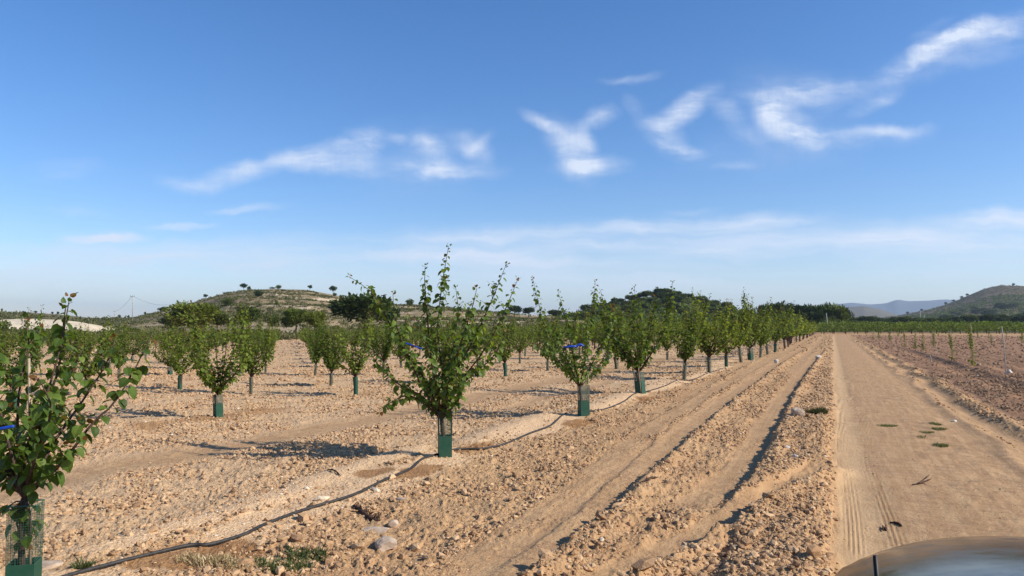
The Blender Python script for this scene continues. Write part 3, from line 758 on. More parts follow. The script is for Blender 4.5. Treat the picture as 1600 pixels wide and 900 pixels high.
# ================================================================== hills
def build_hill(name, crest, Db, Dc, mat, pw=1.3, noise=(1.0, .03), na=260, nr=46, terrace=0, seed=0, kind='structure', zb=-1.0, back=1.5):
    cx = np.array([c[0] for c in crest], float); cy = np.array([c[1] for c in crest], float)
    pxs = np.linspace(cx[0], cx[-1], na)
    zc = np.interp(pxs, cx, cy); k = np.ones(5) / 5; zp = np.convolve(np.pad(zc, 2, 'edge'), k, 'valid')
    ts = np.linspace(0, back, nr)
    V = np.zeros((nr, na, 3))
    for j, px in enumerate(pxs):
        pc = pd(px, zp[j], Dc); z = pc[2]; h = dx2w(1, (px - 800) / FPX)
        e = sst(cx[0], cx[0] + (cx[-1] - cx[0]) * .06, px) * (1 - sst(cx[-1] - (cx[-1] - cx[0]) * .06, cx[-1], px)) if True else 1
        D = Db + (Dc - Db) * ts
        prof = np.where(ts <= 1, np.clip(ts, 0, 1) ** pw, np.clip(1 - ((ts - 1) / (back - 1)) ** 1.6, 0, 1))
        zz = zb + (z - zb) * prof * (e if e < 1 else 1)
        V[:, j, 0] = h[0] * D; V[:, j, 1] = h[1] * D; V[:, j, 2] = zz
    X, Y, Z = V[..., 0], V[..., 1], V[..., 2]
    amp, fr = noise
    n = (fbm(X.ravel() * fr, Y.ravel() * fr, seed + 300, 5) - .5).reshape(X.shape)
    w = np.minimum(1, ts * 3)[:, None] * (1 - .75 * np.exp(-((ts - 1) / .12) ** 2))[:, None]
    Z = Z + n * 2 * amp * w
    if terrace:
        st = terrace; f = Z / st + (fbm(X.ravel() * .02, Y.ravel() * .02, 77, 3)).reshape(X.shape) * 1.2
        fr_ = f - np.floor(f); Z = Z + st * .45 * (sst(.25, .55, fr_) - fr_) * w
    V[..., 2] = Z
    i = np.arange(nr - 1)[:, None] * na; k = np.arange(na - 1)[None, :]
    Q = np.stack([i + k, i + k + 1, i + na + k + 1, i + na + k], -1).reshape(-1, 4)
    o = mesh_np(name, V.reshape(-1, 3), None, mat, None, True, None, Q); tag(o, kind=kind)
    def at(px, t):
        j = np.clip((np.asarray(px, float) - cx[0]) / (cx[-1] - cx[0]) * (na - 1), 0, na - 1.001); ii = np.clip(np.asarray(t, float) / back * (nr - 1), 0, nr - 1.001)
        j0 = j.astype(int); i0 = ii.astype(int); fj = (j - j0)[..., None]; fi = (ii - i0)[..., None]
        return (V[i0, j0] * (1 - fj) + V[i0, j0 + 1] * fj) * (1 - fi) + (V[i0 + 1, j0] * (1 - fj) + V[i0 + 1, j0 + 1] * fj) * fi
    return at
def hill_mat(name, ground_a, ground_b, rock, rk=(.60, .66), zs=.45, sc=.06, rockamt=1.0):
    m, nt, b = new_mat(name, .95, .05)
    pos = nt.new('ShaderNodeNewGeometry').outputs['Position']
    mp = nt.new('ShaderNodeMapping'); mp.inputs['Scale'].default_value = (sc, sc, zs); nt.l.new(pos, mp.inputs[0])
    n = nt.noise(mp.outputs[0], 1.0, 7, .62); g = nt.noise(pos, .25, 6, .65); g2 = nt.noise(pos, .02, 3)
    c = nt.mix(nt.ramp(g, .38, .62), c4(*ground_a), c4(*ground_b))
    rk_ = nt.mix(nt.ramp(nt.noise(pos, .9, 4), .3, .7), c4(*rock), c4(*[v * .78 for v in rock]))
    f = nt.math('MULTIPLY', nt.ramp(n, rk[0], rk[1]), nt.ramp(g2, .35, .6, .35, 1.0))
    f = nt.math('MULTIPLY', f, rockamt)
    c = nt.mix(f, c, rk_)
    nt.l.new(c, b.inputs['Base Color'])
    bp = nt.new('ShaderNodeBump'); bp.inputs['Distance'].default_value = .7; nt.l.new(g, bp.inputs['Height']); nt.l.new(bp.outputs[0], b.inputs['Normal'])
    return m
M['hill_rocky'] = hill_mat('rocky_hill_soil', (.19, .145, .075), (.29, .22, .125), (.60, .47, .31), (.54, .59))
M['hill_brown'] = hill_mat('brown_hill_soil', (.13, .11, .055), (.19, .155, .085), (.40, .33, .22), (.66, .72))
M['cream'] = hill_mat('cream_marl', (.66, .55, .38), (.58, .47, .32), (.30, .22, .13), (.66, .74), .8, .12)
M['hill_wood'] = hill_mat('wooded_hill_soil', (.09, .08, .04), (.15, .12, .07), (.40, .33, .24), (.60, .66))
M['hill_right'] = hill_mat('right_hill_soil', (.085, .07, .036), (.14, .10, .055), (.22, .16, .10), (.56, .64), .1, .012)
M['hill_far'] = hill_mat('far_hill_soil', (.11, .10, .07), (.15, .13, .09), (.22, .19, .14), (.6, .7), .02, .004)
M['mountain'] = hill_mat('mountain_haze_tint', (.07, .09, .10), (.09, .11, .12), (.2, .19, .17), (.6, .7), .01, .002)  # blue-grey ground tones put some of the distance haze into the colour

LH = build_hill('rocky_hill', [(90, 506), (150, 502), (200, 498), (225, 492), (260, 485), (300, 473), (350, 459), (385, 453), (430, 451), (480, 453), (520, 461), (560, 470), (620, 475), (700, 480), (760, 487), (830, 492), (900, 496), (960, 502)], 105, 330, M['hill_rocky'], 1.25, (1.4, .03), na=420, nr=90, terrace=3.2, seed=1)
LB = build_hill('low_hill', [(-400, 492), (-200, 486), (-50, 488), (40, 488), (90, 491), (140, 496), (200, 499), (260, 503)], 150, 330, M['hill_brown'], 1.2, (1, .03), seed=2)
CB = build_hill('cream_bank', [(-300, 505), (-150, 500), (0, 500), (40, 498), (95, 499), (125, 503), (165, 511), (200, 519), (240, 526)], 100, 122, M['cream'], .55, (.75, .11), na=220, nr=40, seed=3, zb=-.5)
WH = build_hill('wooded_hill', [(760, 503), (830, 499), (880, 495), (920, 489), (960, 479), (1000, 470), (1035, 464), (1075, 468), (1110, 480), (1160, 490), (1220, 496), (1290, 500), (1350, 504)], 200, 380, M['hill_wood'], 1.2, (1.6, .03), seed=4)
RH = build_hill('green_hill', [(1300, 506), (1340, 502), (1400, 494), (1450, 484), (1490, 472), (1515, 461), (1540, 451), (1565, 446), (1600, 447), (1650, 455), (1720, 468), (1850, 482), (2050, 500)], 560, 1300, M['hill_right'], 1.35, (5, .006), seed=5)
FH = build_hill('brown_hill', [(1180, 504), (1250, 500), (1290, 492), (1320, 480), (1350, 478), (1375, 483), (1400, 491), (1440, 498), (1500, 504)], 1500, 2600, M['hill_far'], 1.2, (6, .004), seed=6)
build_hill('distant_mountains', [(1020, 503), (1130, 494), (1220, 484), (1290, 478), (1330, 473), (1360, 476), (1385, 474), (1402, 468), (1420, 471), (1450, 470), (1475, 468), (1520, 471), (1580, 474), (1680, 480), (1850, 490), (2000, 502)], 4200, 6000, M['mountain'], 1.3, (20, .0012), na=400, seed=7, zb=-5)
build_hill('distant_plain_rise', [(-500, 502), (-100, 500), (200, 499), (600, 499), (900, 501), (1300, 503), (1700, 503), (2100, 502)], 1500, 3000, M['hill_far'], 1.2, (4, .003), seed=8, zb=-2)

# ================================================================== ground
build_ground()
tag(scatter_clods('soil_clods', 330000, 1.3, 34, 3, .0013, .0090, .70, .07), 'loose tan clods and broken limestone strewn over the ploughed soil', 'soil clods', kind='stuff')
tag(scatter_clods('field_stones', 52000, 24, 150, 5, .0011, .018, .6, .18), 'small stones and clods strewn over the far part of the fields', 'field stones', kind='stuff')

# ================================================================== stones one can tell apart
def stone(px, py, s, mat, label, shape=(1.2, .9, .6), seed=0, group=None):
    g = np.random.default_rng(seed + 900)
    import bmesh
    bm = bmesh.new(); bmesh.ops.create_icosphere(bm, subdivisions=3, radius=1)
    V = np.array([v.co[:] for v in bm.verts]); F = np.array([[v.index for v in f.verts] for f in bm.faces]); bm.free()
    for _ in range(9):
        n = g.normal(size=3); n /= np.linalg.norm(n); d = .55 + .3 * g.random(); k = V @ n
        V -= np.maximum(k - d, 0)[:, None] * n[None]
    V *= 1 + .06 * (fbm(V[:, 0] * 3 + 5, V[:, 1] * 3 + V[:, 2] * 2, seed, 3) - .5)[:, None] * 2
    V *= np.array(shape) * s; a = g.random() * 6.28
    V = np.stack([V[:, 0] * math.cos(a) - V[:, 1] * math.sin(a), V[:, 0] * math.sin(a) + V[:, 1] * math.cos(a), V[:, 2]], 1)
    p = pg(px, py); z = gh(p[0], p[1])
    o = mesh_np('stone', V, F, M[mat], None, False); o.location = (p[0], p[1], z + s * shape[2] * .35)
    tag(o, label, 'stone', group)
stone(1246, 655, .135, 'tan_stone', 'large angular grey-tan stone beside the grey-green weed on the road verge', (1.1, .9, .8), 1, 'stones on the road verge')
stone(1230, 710, .055, 'white_stone', 'larger of the white stones lying on the rough verge below the weed', (1.3, .8, .5), 2, 'stones on the road verge')
stone(1213, 706, .035, 'white_stone', 'small white stone at the shadowed edge of the wheel track', (1.1, .9, .6), 3, 'stones on the road verge')
stone(1242, 724, .042, 'white_stone', 'white stone nearest the wheel track that crosses the verge', (1.2, .9, .6), 4, 'stones on the road verge')
stone(1213, 566, .15, 'white_stone', 'pale block of stone standing alone between the far trees and the wheel tracks', (.9, .9, 1.0), 5)
stone(1279, 561, .17, 'white_stone', 'pale boulder lying close to the far left edge of the dirt road', (1.3, .9, .7), 6)
stone(602, 850, .115, 'tan_stone', 'broad cream stone half buried below the black hose', (1.3, .9, .5), 7)
stone(614, 816, .065, 'tan_stone', 'tilted cream stone between the broad stone and the hose', (.8, 1.4, .6), 8)
stone(627, 782, .05, 'tan_stone', 'narrow pale stone just below the hose near the green tree guard', (1.5, .7, .5), 9)
stone(588, 824, .10, 'tan_stone', 'flat pinkish slab beside the ribbed brown bark', (1.4, .9, .28), 10)
stone(1578, 584, .13, 'white_stone', 'white stone at the foot of the bare leaning cane', (1, .9, .8), 11)
stone(1206, 822, .022, 'white_stone', 'tiny white pebble on the rough verge near the bottom of the photo', (1.3, .9, .7), 12)
stone(1490, 655, .05, 'white_stone', 'pale stone on the right side of the right wheel rut', (1.2, .9, .6), 13)
stone(75, 884, .10, 'tan_stone', 'cracked cream slab beside the netted tree guard at the left edge', (1.4, 1, .3), 14)

# dead wood on the ground
def litter(name, pts_px, rad, label, cat, lift=.01, curve=None):
    mb = MB()
    P = []
    for px, py in pts_px:
        p = pg(px, py); P.append((p[0], p[1], gh(p[0], p[1]) + lift))
    P = smooth_path(P, 14); rr = rad * (1 + .25 * np.sin(np.arange(14) * 1.9)) * np.sin(np.linspace(.25, 2.9, 14)) ** .5
    tube(mb, P, rr, 7); return mb, label, cat, name
def finish(mb, label, cat, name, mat='wood_dark'):
    o = mb.build(name, M[mat], None, True); tag(o, label, cat); return o
mb, l, c, n = litter('bark_piece', [(553, 792), (568, 800), (582, 808), (594, 810)], .028, 'ribbed brown piece of bark lying just below the black hose', 'bark')
for k in range(26):
    f = k / 25; p = pg(553 + 41 * f, 792 + 18 * f); a = f * 9
    tube(mb, [(p[0], p[1], gh(p[0], p[1]) + .015), (p[0] + .03 * math.cos(a), p[1] + .02, gh(p[0], p[1]) + .05 + .015 * math.sin(a * 3))], .005, 4)
finish(mb, l, c, n)
finish(*litter('bark_strip', [(1003, 768), (1016, 763), (1028, 758)], .012, 'thin dark strip of bark on the clods between two wheel tracks', 'bark'))
mb, l, c, n = litter('dead_branch', [(1425, 756), (1440, 752), (1455, 745)], .009, 'short forked dead branch lying in the middle of the dirt road', 'dead branch')
for q in ([(1438, 752), (1447, 746), (1452, 741)], [(1434, 754), (1446, 756)]):
    P = [(pg(*a)[0], pg(*a)[1], gh(pg(*a)[0], pg(*a)[1]) + .02) for a in q]; tube(mb, P, .004, 5)
finish(mb, l, c, n)
finish(*litter('rubber_scrap', [(1390, 813), (1402, 815), (1409, 819)], .012, 'thin black scrap lying on the road just beyond the car', 'scrap'))
mb, l, c, n = litter('dark_debris', [(1376, 821), (1382, 820), (1385, 823)], .010, 'crumpled dark debris lying left of the black scrap on the road', 'scrap')
for q in ([(1379, 817), (1380, 824)], [(1384, 816), (1385, 822)]):
    P = [(pg(*a)[0], pg(*a)[1], gh(pg(*a)[0], pg(*a)[1]) + .012) for a in q]; tube(mb, P, .005, 5)
finish(mb, l, c, n)
finish(*litter('fallen_twig', [(512, 741), (522, 746), (532, 751)], .010, 'short dark twig lying on the pale crust above the hose', 'twig'))

# ================================================================== weeds
def weed(px, py, wx, wy, n, hgt, label, mat='grass', seed=0, name='weed', group=None, z=0):
    g = np.random.default_rng(seed + 50); p = pg(px, py)
    root = empty(name, (p[0], p[1], gh(p[0], p[1])))
    ra = np.sqrt(g.random(n)) * (.7 + .3 * g.random(n)); rt_ = g.random(n) * 6.283; bx = np.cos(rt_) * ra * wx; by = np.sin(rt_) * ra * wy
    hz = gh_many(p[0] + bx, p[1] + by) - root.location[2]
    P = np.stack([bx, by, hz], 1); d = g.normal(size=(n, 3)) * .55; d[:, 2] = 1; d[:, :2] += np.stack([bx / wx, by / wy], 1) * .7
    S = hgt * (.4 + .8 * g.random(n)); z = g.normal(size=(n, 3))
    T = np.array([(-.07, 0, 0), (.07, 0, 0), (-.05, .55, .06), (.05, .55, .06), (0, 1, -.05)])
    V, F, k = leaf_batch(P, d, z, S, T, np.array([(0, 1, 3), (0, 3, 2), (2, 3, 4)]))
    o = mesh_np('blades', V, F, M[mat], root, False, {'tone': ('FLOAT', np.repeat(g.random(n), k))})
    m = n // 2
    P2 = P[:m] + np.stack([np.zeros(m), np.zeros(m), hgt * .5 * g.random(m)], 1)
    V, F, k = leaf_batch(P2, g.normal(size=(m, 3)) + [0, 0, .5], g.normal(size=(m, 3)) + [0, 0, 1], np.full(m, hgt * .28), LEAF_V, LEAF_T)
    mesh_np('small_leaves', V, F, M[mat], root, False, {'tone': ('FLOAT', np.repeat(g.random(m) * .9, k))})
    tag(root, label, 'weed', group)
weed(1277, 652, .17, .14, 900, .13, 'grey-green bushy weed growing beside the large angular stone on the verge', 'scrub', 1)
weed(440, 884, .26, .16, 420, .07, 'low green weed right of the dry grass below the hose', 'grass', 2)
weed(478, 868, .22, .12, 300, .07, 'thin trailing green weed furthest right below the hose', 'grass', 3)
weed(335, 882, .42, .14, 520, .06, 'straw coloured dry grass growing on the wet soil below the hose', 'drygrass', 4, 'dry_grass_tuft')
weed(128, 890, .06, .06, 80, .07, 'small green seedling at the lower end of the hose', 'grass', 5)
for k, (x, y, w, n) in enumerate([(1387, 663, .17, 420), (1462, 661, .12, 300), (1468, 669, .13, 340), (1448, 674, .12, 240), (1470, 692, .12, 420), (1440, 681, .08, 90)]):
    weed(x, y, w, .16, n, .04, ['flat green weed patch standing alone left of centre of the road', 'uppermost of the clustered weed patches on the road', 'green weed patch in the middle of the cluster on the road', 'thin brownish patch at the left of the weed cluster on the road',
         'lowest bright green weed patch on the road', 'faint dry sprig on the left side of the weed cluster'][k], 'grass', 20 + k, 'weed_patch', 'weed patches on the dirt road')
weed(1200, 0 + 650, .01, .01, 4, .03, 'single tiny sprout on the smooth wheel track', 'grass', 33) if False else None

# ================================================================== irrigation hose
hp = smooth_path([(p[0], p[1], 0) for p in HOSE], 260)
hz = gh_many(hp[:, 0], hp[:, 1]); kz = np.hanning(23); kz /= kz.sum(); hz = np.convolve(np.pad(hz, 11, 'edge'), kz, 'valid')
hp[:, 2] = np.maximum(hz + .014, gh_many(hp[:, 0], hp[:, 1]) - .002)
hp[:, 2] = np.convolve(np.pad(hp[:, 2], 3, 'edge'), np.ones(7) / 7, 'valid') + .004
mb = MB(); tube(mb, hp, .0150, 8); tag(mb.build('irrigation_hose', M['pvc'], None, True), 'black drip irrigation hose snaking along the front row of trees', 'hose')

# ================================================================== apricot trees
TG = 'young apricot trees of the front row'
b0 = TREEREFS = None
def hero(base_px, trunk_px, polys, label, seed, size, step, twl, tws, guard, name='apricot_tree', rt=.022):
    p = pg(*base_px); z = gh(p[0], p[1]) if base_px[1] < 900 else gh(p[0], p[1]); D = depth_of(p)
    root = empty(name, (p[0], p[1], z)); g = np.random.default_rng(seed)
    tt = pd(trunk_px[0], trunk_px[1], D) - np.array([p[0], p[1], z])
    st = stems_from_pixels((p[0], p[1]), D, [[(trunk_px[0], trunk_px[1], 0)] + q for q in polys], z)
    apricot(root, g, tt, st, size, step, True, guard, rt, twl, tws)
    tag(root, label, 'tree', TG)
    return root, p, D, z
T0, p0, D0, z0_ = hero((36, 932), (38, 778), [
    [(42, 700, 0), (75, 610, .05), (96, 535, .1), (109, 464, .12)],
    [(96, 724, .0), (144, 662, .1), (178, 630, .15), (210, 578, .2), (238, 520, .25)],
    [(85, 690, .15), (130, 625, .3), (165, 570, .4), (180, 530, .45)],
    [(15, 700, -.1), (-5, 620, -.15), (-15, 545, -.2), (-30, 490, -.2)],
    [(28, 690, .2), (30, 610, .35), (45, 540, .45), (38, 500, .5)],
    [(5, 720, .1), (-45, 680, .2), (-80, 610, .3), (-100, 540, .35)],
    [(62, 750, -.1), (98, 722, -.15), (122, 690, -.2)],
    [(30, 790, .02), (26, 815, .03), (34, 845, .02)],
    [(44, 795, -.03), (48, 825, -.03), (42, 850, -.03)],
    [(18, 750, .05), (-5, 715, .1), (-25, 690, .1)],
    [(70, 640, .1), (92, 575, .15), (100, 500, .2), (103, 478, .2)],
    [(60, 700, -.2), (80, 640, -.4), (60, 590, -.5)],
    [(20, 700, .3), (0, 650, .55), (20, 600, .7)],
    [(60, 690, .3), (85, 630, .6), (110, 580, .75), (130, 545, .8)]],
    'nearest apricot tree, cut by the left edge, with a netted green guard', 5, .082, .030, .17, .16,
    dict(h=.20, side=.165, up=.38, rot=.70, wires=True), rt=.020)
T1, p1, D1, z1_ = hero((695, 719), (690, 655), [
    [(692, 590, .0), (684, 520, .05), (690, 450, .1), (701, 384, .1)],
    [(675, 570, .1), (668, 500, .2), (664, 450, .2), (664, 415, .2)],
    [(708, 590, .0), (738, 535, .1), (768, 470, .15), (791, 413, .2)],
    [(716, 602, -.1), (756, 548, -.2), (786, 492, -.2), (809, 436, -.2)],
    [(668, 600, .1), (634, 550, .2), (606, 500, .3), (582, 458, .35), (545, 432, .4)],
    [(664, 612, -.1), (640, 560, -.2), (618, 505, -.25), (614, 458, -.25)],
    [(660, 620, .0), (622, 600, -.1), (588, 566, -.2), (566, 530, -.25)],
    [(664, 632, -.1), (638, 618, -.3), (612, 628, -.4), (592, 644, -.45)],
    [(708, 612, .2), (742, 582, .4), (772, 556, .5), (792, 520, .6)],
    [(700, 600, .3), (708, 540, .6), (716, 490, .75), (712, 450, .8)],
    [(682, 600, -.3), (668, 545, -.6), (652, 500, -.7)],
    [(702, 592, -.3), (722, 530, -.5), (738, 480, -.6), (745, 450, -.6)],
    [(712, 630, -.2), (724, 600, -.4), (735, 590, -.5)],
    [(664, 600, .4), (640, 560, .7), (630, 520, .9), (640, 480, .9)],
    [(720, 560, .4), (745, 520, .7), (765, 500, .9)]],
    'large lone apricot tree in the centre with tall leafy shoots and a square green guard', 7, .080, .031, .22, .12,
    dict(h=.28, side=.17, up=.32, rot=.62, wires=True), rt=.028)
T2, p2, D2, z2_ = hero((912, 652), (906, 605), [
    [(914, 560, 0), (926, 500, 0), (930, 439, 0)],
    [(896, 560, .2), (886, 510, .3), (872, 455, .3)],
    [(884, 565, .0), (852, 510, .0), (832, 434, .0)],
    [(924, 570, -.1), (944, 530, -.2), (958, 500, -.2), (956, 478, -.2)],
    [(884, 575, -.2), (850, 550, -.3), (828, 534, -.35)],
    [(896, 560, .5), (898, 510, .9), (905, 480, 1.0)],
    [(914, 565, -.4), (916, 520, -.8), (920, 490, -.9)],
    [(890, 570, -.4), (872, 530, -.8), (862, 495, -.9)],
    [(930, 580, .4), (948, 550, .7), (962, 520, .9)],
    [(870, 560, .4), (855, 530, .7), (850, 490, .9)]],
    'front row apricot tree with a bright blue tube tied above its green guard', 9, .078, .032, .24, .11,
    dict(h=.30, side=.18, up=.30, rot=.70, wires=False), rt=.026)
# canes and blue ties, each pushed in or tied on its own
def cane(px0, py0, px1, py1, D, label, rad=.010, mat='cane'):
    a = pd(px0, py0, D); b = pd(px1, py1, D); mb = MB(); tube(mb, smooth_path([a, (a + b) / 2 + np.array([.01, 0, 0]), b], 5), rad, 7)
    tag(mb.build('cane_stake', M[mat], None, True), label, 'cane', 'cane stakes of the young trees')
cane(47, 900, 45, 560, D0 + .03, 'pale cane standing inside the netted guard of the nearest tree', .009, 'cane')
cane(1002, 616, 992, 535, depth_of(TREEREFS) if TREEREFS is not None else depth_of(pg(1001, 616)) - .12, 'pale cane leaning in front of the third guarded tree trunk')
cane(920, 652, 918, 575, D2 + .02, 'pale cane inside the guard of the tree with the blue tube')
def bluetie(pts, rad, label):
    mb = MB(); P = np.array([pd(*q) for q in pts]); tube(mb, smooth_path(P, 12), rad, 8)
    tag(mb.build('blue_tube', M['blue'], None, True), label, 'tube', 'blue tubes tied to the trees')
    return P
bluetie([(-20, 674, D0 - .25), (5, 669, D0 - .25), (22, 666, D0 - .24)], .010, 'short blue tube reaching in from the left edge')
P = bluetie([(880, 543, D2 - .45), (896, 541, D2 - .45), (900, 542, D2 - .43), (906, 538, D2 - .42), (912, 541, D2 - .4), (914, 537, D2 - .38)], .022, 'bright blue tube with a knotted end tied across the second guarded tree')
bluetie([(634, 536, D1 - .35), (648, 541, D1 - .34), (662, 546, D1 - .33)], .010, 'thin dark blue tube among the leaves of the large central tree')

# generic trees for the rest of the orchard
PROTO = {}
def proto(kind, idx):
    key = (kind, idx)
    if key in PROTO: return PROTO[key]
    g = np.random.default_rng(100 + idx * 7 + {'near': 0, 'mid': 1000, 'far': 2000}[kind])
    root = empty('apricot_tree', (0, 0, 0))
    H = 2.05 + .3 * g.random(); Rr = .62 + .22 * g.random()
    if kind == 'near':
        st = generic_stems(g, 8, H, Rr, .5, tall=1 if idx % 2 else 0)
        gd = dict(h=.30, side=.15, up=.2, rot=g.random(), wires=False) if idx == 0 else dict(h=.36, side=.125, up=.26, rot=0, kind='green' if idx == 2 else 'grey')
        apricot(root, g, (g.normal() * .03, g.normal() * .03, .5), st, .088, .041, True, gd, .03, .27, .105, lod=1)
    elif kind == 'mid':
        st = generic_stems(g, 7, H, Rr, .5, tall=1 if idx % 2 else 0)
        gd = dict(h=.34, side=.12, up=.2, rot=0, kind='green' if idx == 1 else 'grey')
        apricot(root, g, (g.normal() * .03, g.normal() * .03, .5), st, .115, .055, True, gd, .03, .30, .13, lod=2)
    else:
        bpy.data.objects.remove(root)
        st = generic_stems(g, 6, H, Rr, .5)
        shoots = [(smooth_path(s, 6), .25) for s in st]; tw = grow(g, [s[0] for s in shoots], .42, .22)
        shoots += [(t, .1) for t in tw]
        V, F, k = leaf_batch(*shoot_leaves(shoots, g, .21, .15)[:4], CARD_V, CARD_T)
        tones = np.repeat(g.random(len(V) // k) * .94, k)
        mb = MB(); tube(mb, [(0, 0, -.05), (0, 0, .3), (0, 0, .8)], .05, 5)
        for s_ in st: tube(mb, smooth_path(s_, 5), np.linspace(.03, .008, 5), 3)
        TV = np.concatenate(mb.V); TQ = np.concatenate(mb.Q); TT = np.concatenate(mb.T)
        VV = np.concatenate([V, TV]); n0 = len(V)
        FF = np.concatenate([F, TT + n0]); mi = np.concatenate([np.zeros(len(F)), np.ones(len(TT)), np.ones(len(TQ))])
        root = mesh_np('apricot_tree', VV, FF, None, None, False, {'tone': ('FLOAT', np.append(tones, np.full(len(TV), .5)))}, TQ + n0, mi, [M['leaf_far'], M['bark']])
        root['_n'] = 0; del root['_n']
        PROTO[key] = root; PROTO[(key, 'data')] = (VV, FF, TQ + n0, mi, np.append(tones, np.full(len(TV), .5)))
        root['proto_unused'] = 1
        return root
    root['proto_unused'] = 1
    PROTO[key] = root
    return root
def plant(kind, idx, x, y, rz, sc, label, group, wk=1.08):
    pr = proto(kind, idx)
    if 'proto_unused' in pr: o = pr; del pr['proto_unused']
    else: o = copy_tree(pr)
    o.location = (x, y, gh(x, y)); gq = np.random.default_rng(int(abs(x) * 977 + abs(y) * 131)); o.rotation_euler = (gq.normal() * .05, gq.normal() * .05, rz); o.scale = (sc * wk * (.85 + .3 * gq.random()), sc * wk * (.85 + .3 * gq.random()), sc * (.88 + .24 * gq.random()))
    for k in list(o.keys()):
        if k in ('label', 'category', 'group'): del o[k]
    tag(o, label, 'tree', group)
    return o
FR = [(1001, 616, 0, 'third guarded tree of the front row, a pale cane leaning on its trunk'),
      (1069, 594, 1, 'fourth front row tree, its dark lower branches bent low to the left'),
      (1108, 584, 3, 'fifth front row tree, leaning left above a green guard'),
      (1135, 574.5, 2, 'sixth front row tree with a forked trunk and a tall thin shoot'),
      (1158, 566.5, 1, 'seventh front row tree with a dark trunk close before two slim ones'),
      (1173, 562, 0, 'eighth front row tree, slim trunk left of a wide green guard'),
      (1188, 558.5, 3, 'ninth front row tree with a wide green guard')]
placed = [np.array(p0[:2]), np.array(p1[:2]), np.array(p2[:2])]
g = np.random.default_rng(4)
for px, py, v, lab in FR:
    p = pg(px, py); plant('near', v, p[0], p[1], g.random() * 6.28, 1.10 + .12 * g.random(), lab, TG, 1.18); placed.append(p[:2])
IN = [(133, 618, 1, 'dark trunked tree of the second row, just right of the nearest tree'),
      (281, 607, 2, 'small spreading tree with one low branch reaching far to the left'),
      (341, 652, 0, 'round leafy tree left of the orchard aisle, nearest of its row'),
      (392, 615, 3, 'tree behind the round leafy one, along the left side of the open aisle'),
      (415, 584, 1, 'third tree along the left side of the open aisle'),
      (556, 618, 2, 'tree with a pale green sleeve just left of the large central tree'),
      (517, 603, 1, 'second tree along the right side of the open aisle'),
      (492, 587, 3, 'third tree along the right side of the open aisle'),
      (790, 590, 2, 'rounded tree with a green guard right of the large central tree'),
      (856, 581, 1, 'tree half hidden behind the left side of the tree with the blue tube'),
      (948, 569, 0, 'tree with a dark thin trunk right behind the tree with the blue tube'),
      (20, 640, 0, 'leafy tree behind the nearest tree at the left edge'),
      (186, 596, 3, 'pale trunked tree seen through the right branches of the nearest tree'),
      (600, 586, 1, 'tree seen through the lower left branches of the large central tree')]
for px, py, v, lab in IN:
    p = pg(px, py); plant('near', v, p[0], p[1], g.random() * 6.28, (.74 if px < 820 else .88) + .1 * g.random(), lab, 'apricot trees inside the orchard'); placed.append(p[:2])
# the regular planting behind them
cand = []
bvec = np.array([-2.75, 3.25]); 
for j in range(-45, 60):
    for i in range(-30, 60):
        q = np.array([-11.1, 15.6]) + np.array([.06, 4.45]) * i + bvec * j
        q = q + g.normal(size=2) * .12
        D = float(q @ FW[:2]); X = float(q @ RT[:2])
        if D < 15: continue
        px = 800 + FPX * X / D
        if px < -150 or px > 1300 or q[0] > -9.2 - (D > 25) * -1.2: continue
        lim = 86 + max(0, px - 450) * .115
        if D > lim: continue
        if min(np.hypot(*(q - r)) for r in placed) < 2.6: continue
        cand.append((D, px, q))
for i in range(10, 36):       # the front row goes on beside the road
    q = placed[9] + np.array([.02, 4.3]) * (i - 9) + g.normal(size=2) * .1
    D = float(q @ FW[:2]); X = float(q @ RT[:2]); cand.append((D - 1, 800 + FPX * X / D, q))
cand.sort(key=lambda c: c[0])
def hscale(D, px):
    k = min(1, max(0, (px - 760) / 220)); a = .74 - .10 * min(1, max(0, (330 - px) / 150)) - .26 * min(1, max(0, (D - 25) / 50)); return a * (1 - k) + (.95 - .1 * min(1, max(0, (D - 40) / 60))) * k
NIND = 276
far_pts = []
GL = 'apricot trees inside the orchard'
for n, (D, px, q) in enumerate(cand):
    front = q[0] > -5.5
    if n >= NIND: far_pts.append(q); continue
    if front: lab, gr = 'slim apricot tree far down the front row, towards the end of the dirt road', 'apricot trees far down the front row'
    elif D < 40 and px < 420: lab, gr = 'leafy apricot tree in the near left block of the orchard, behind the nearest trees', 'apricot trees of the near left block'
    elif D < 40: lab, gr = 'leafy apricot tree crowding close behind the front row, right of the open aisle', 'apricot trees close behind the front row'
    elif px < 450: lab, gr = 'small far apricot tree left of the open aisle, below the pines of the rocky hill', 'far apricot trees left of the aisle'
    else: lab, gr = 'small far apricot tree in the green mass right of the open aisle', 'far apricot trees right of the aisle'
    kind = 'near' if D < 30 else ('mid' if D < 55 else 'far')
    idx = int(g.integers(0, 7))
    plant(kind, idx, q[0], q[1], g.random() * 6.28, (1.08 if front else hscale(D, px)) + .14 * g.random(), lab, gr, 1.25 if front else 1.3)
print('orchard', len(cand), 'stuff', len(far_pts))
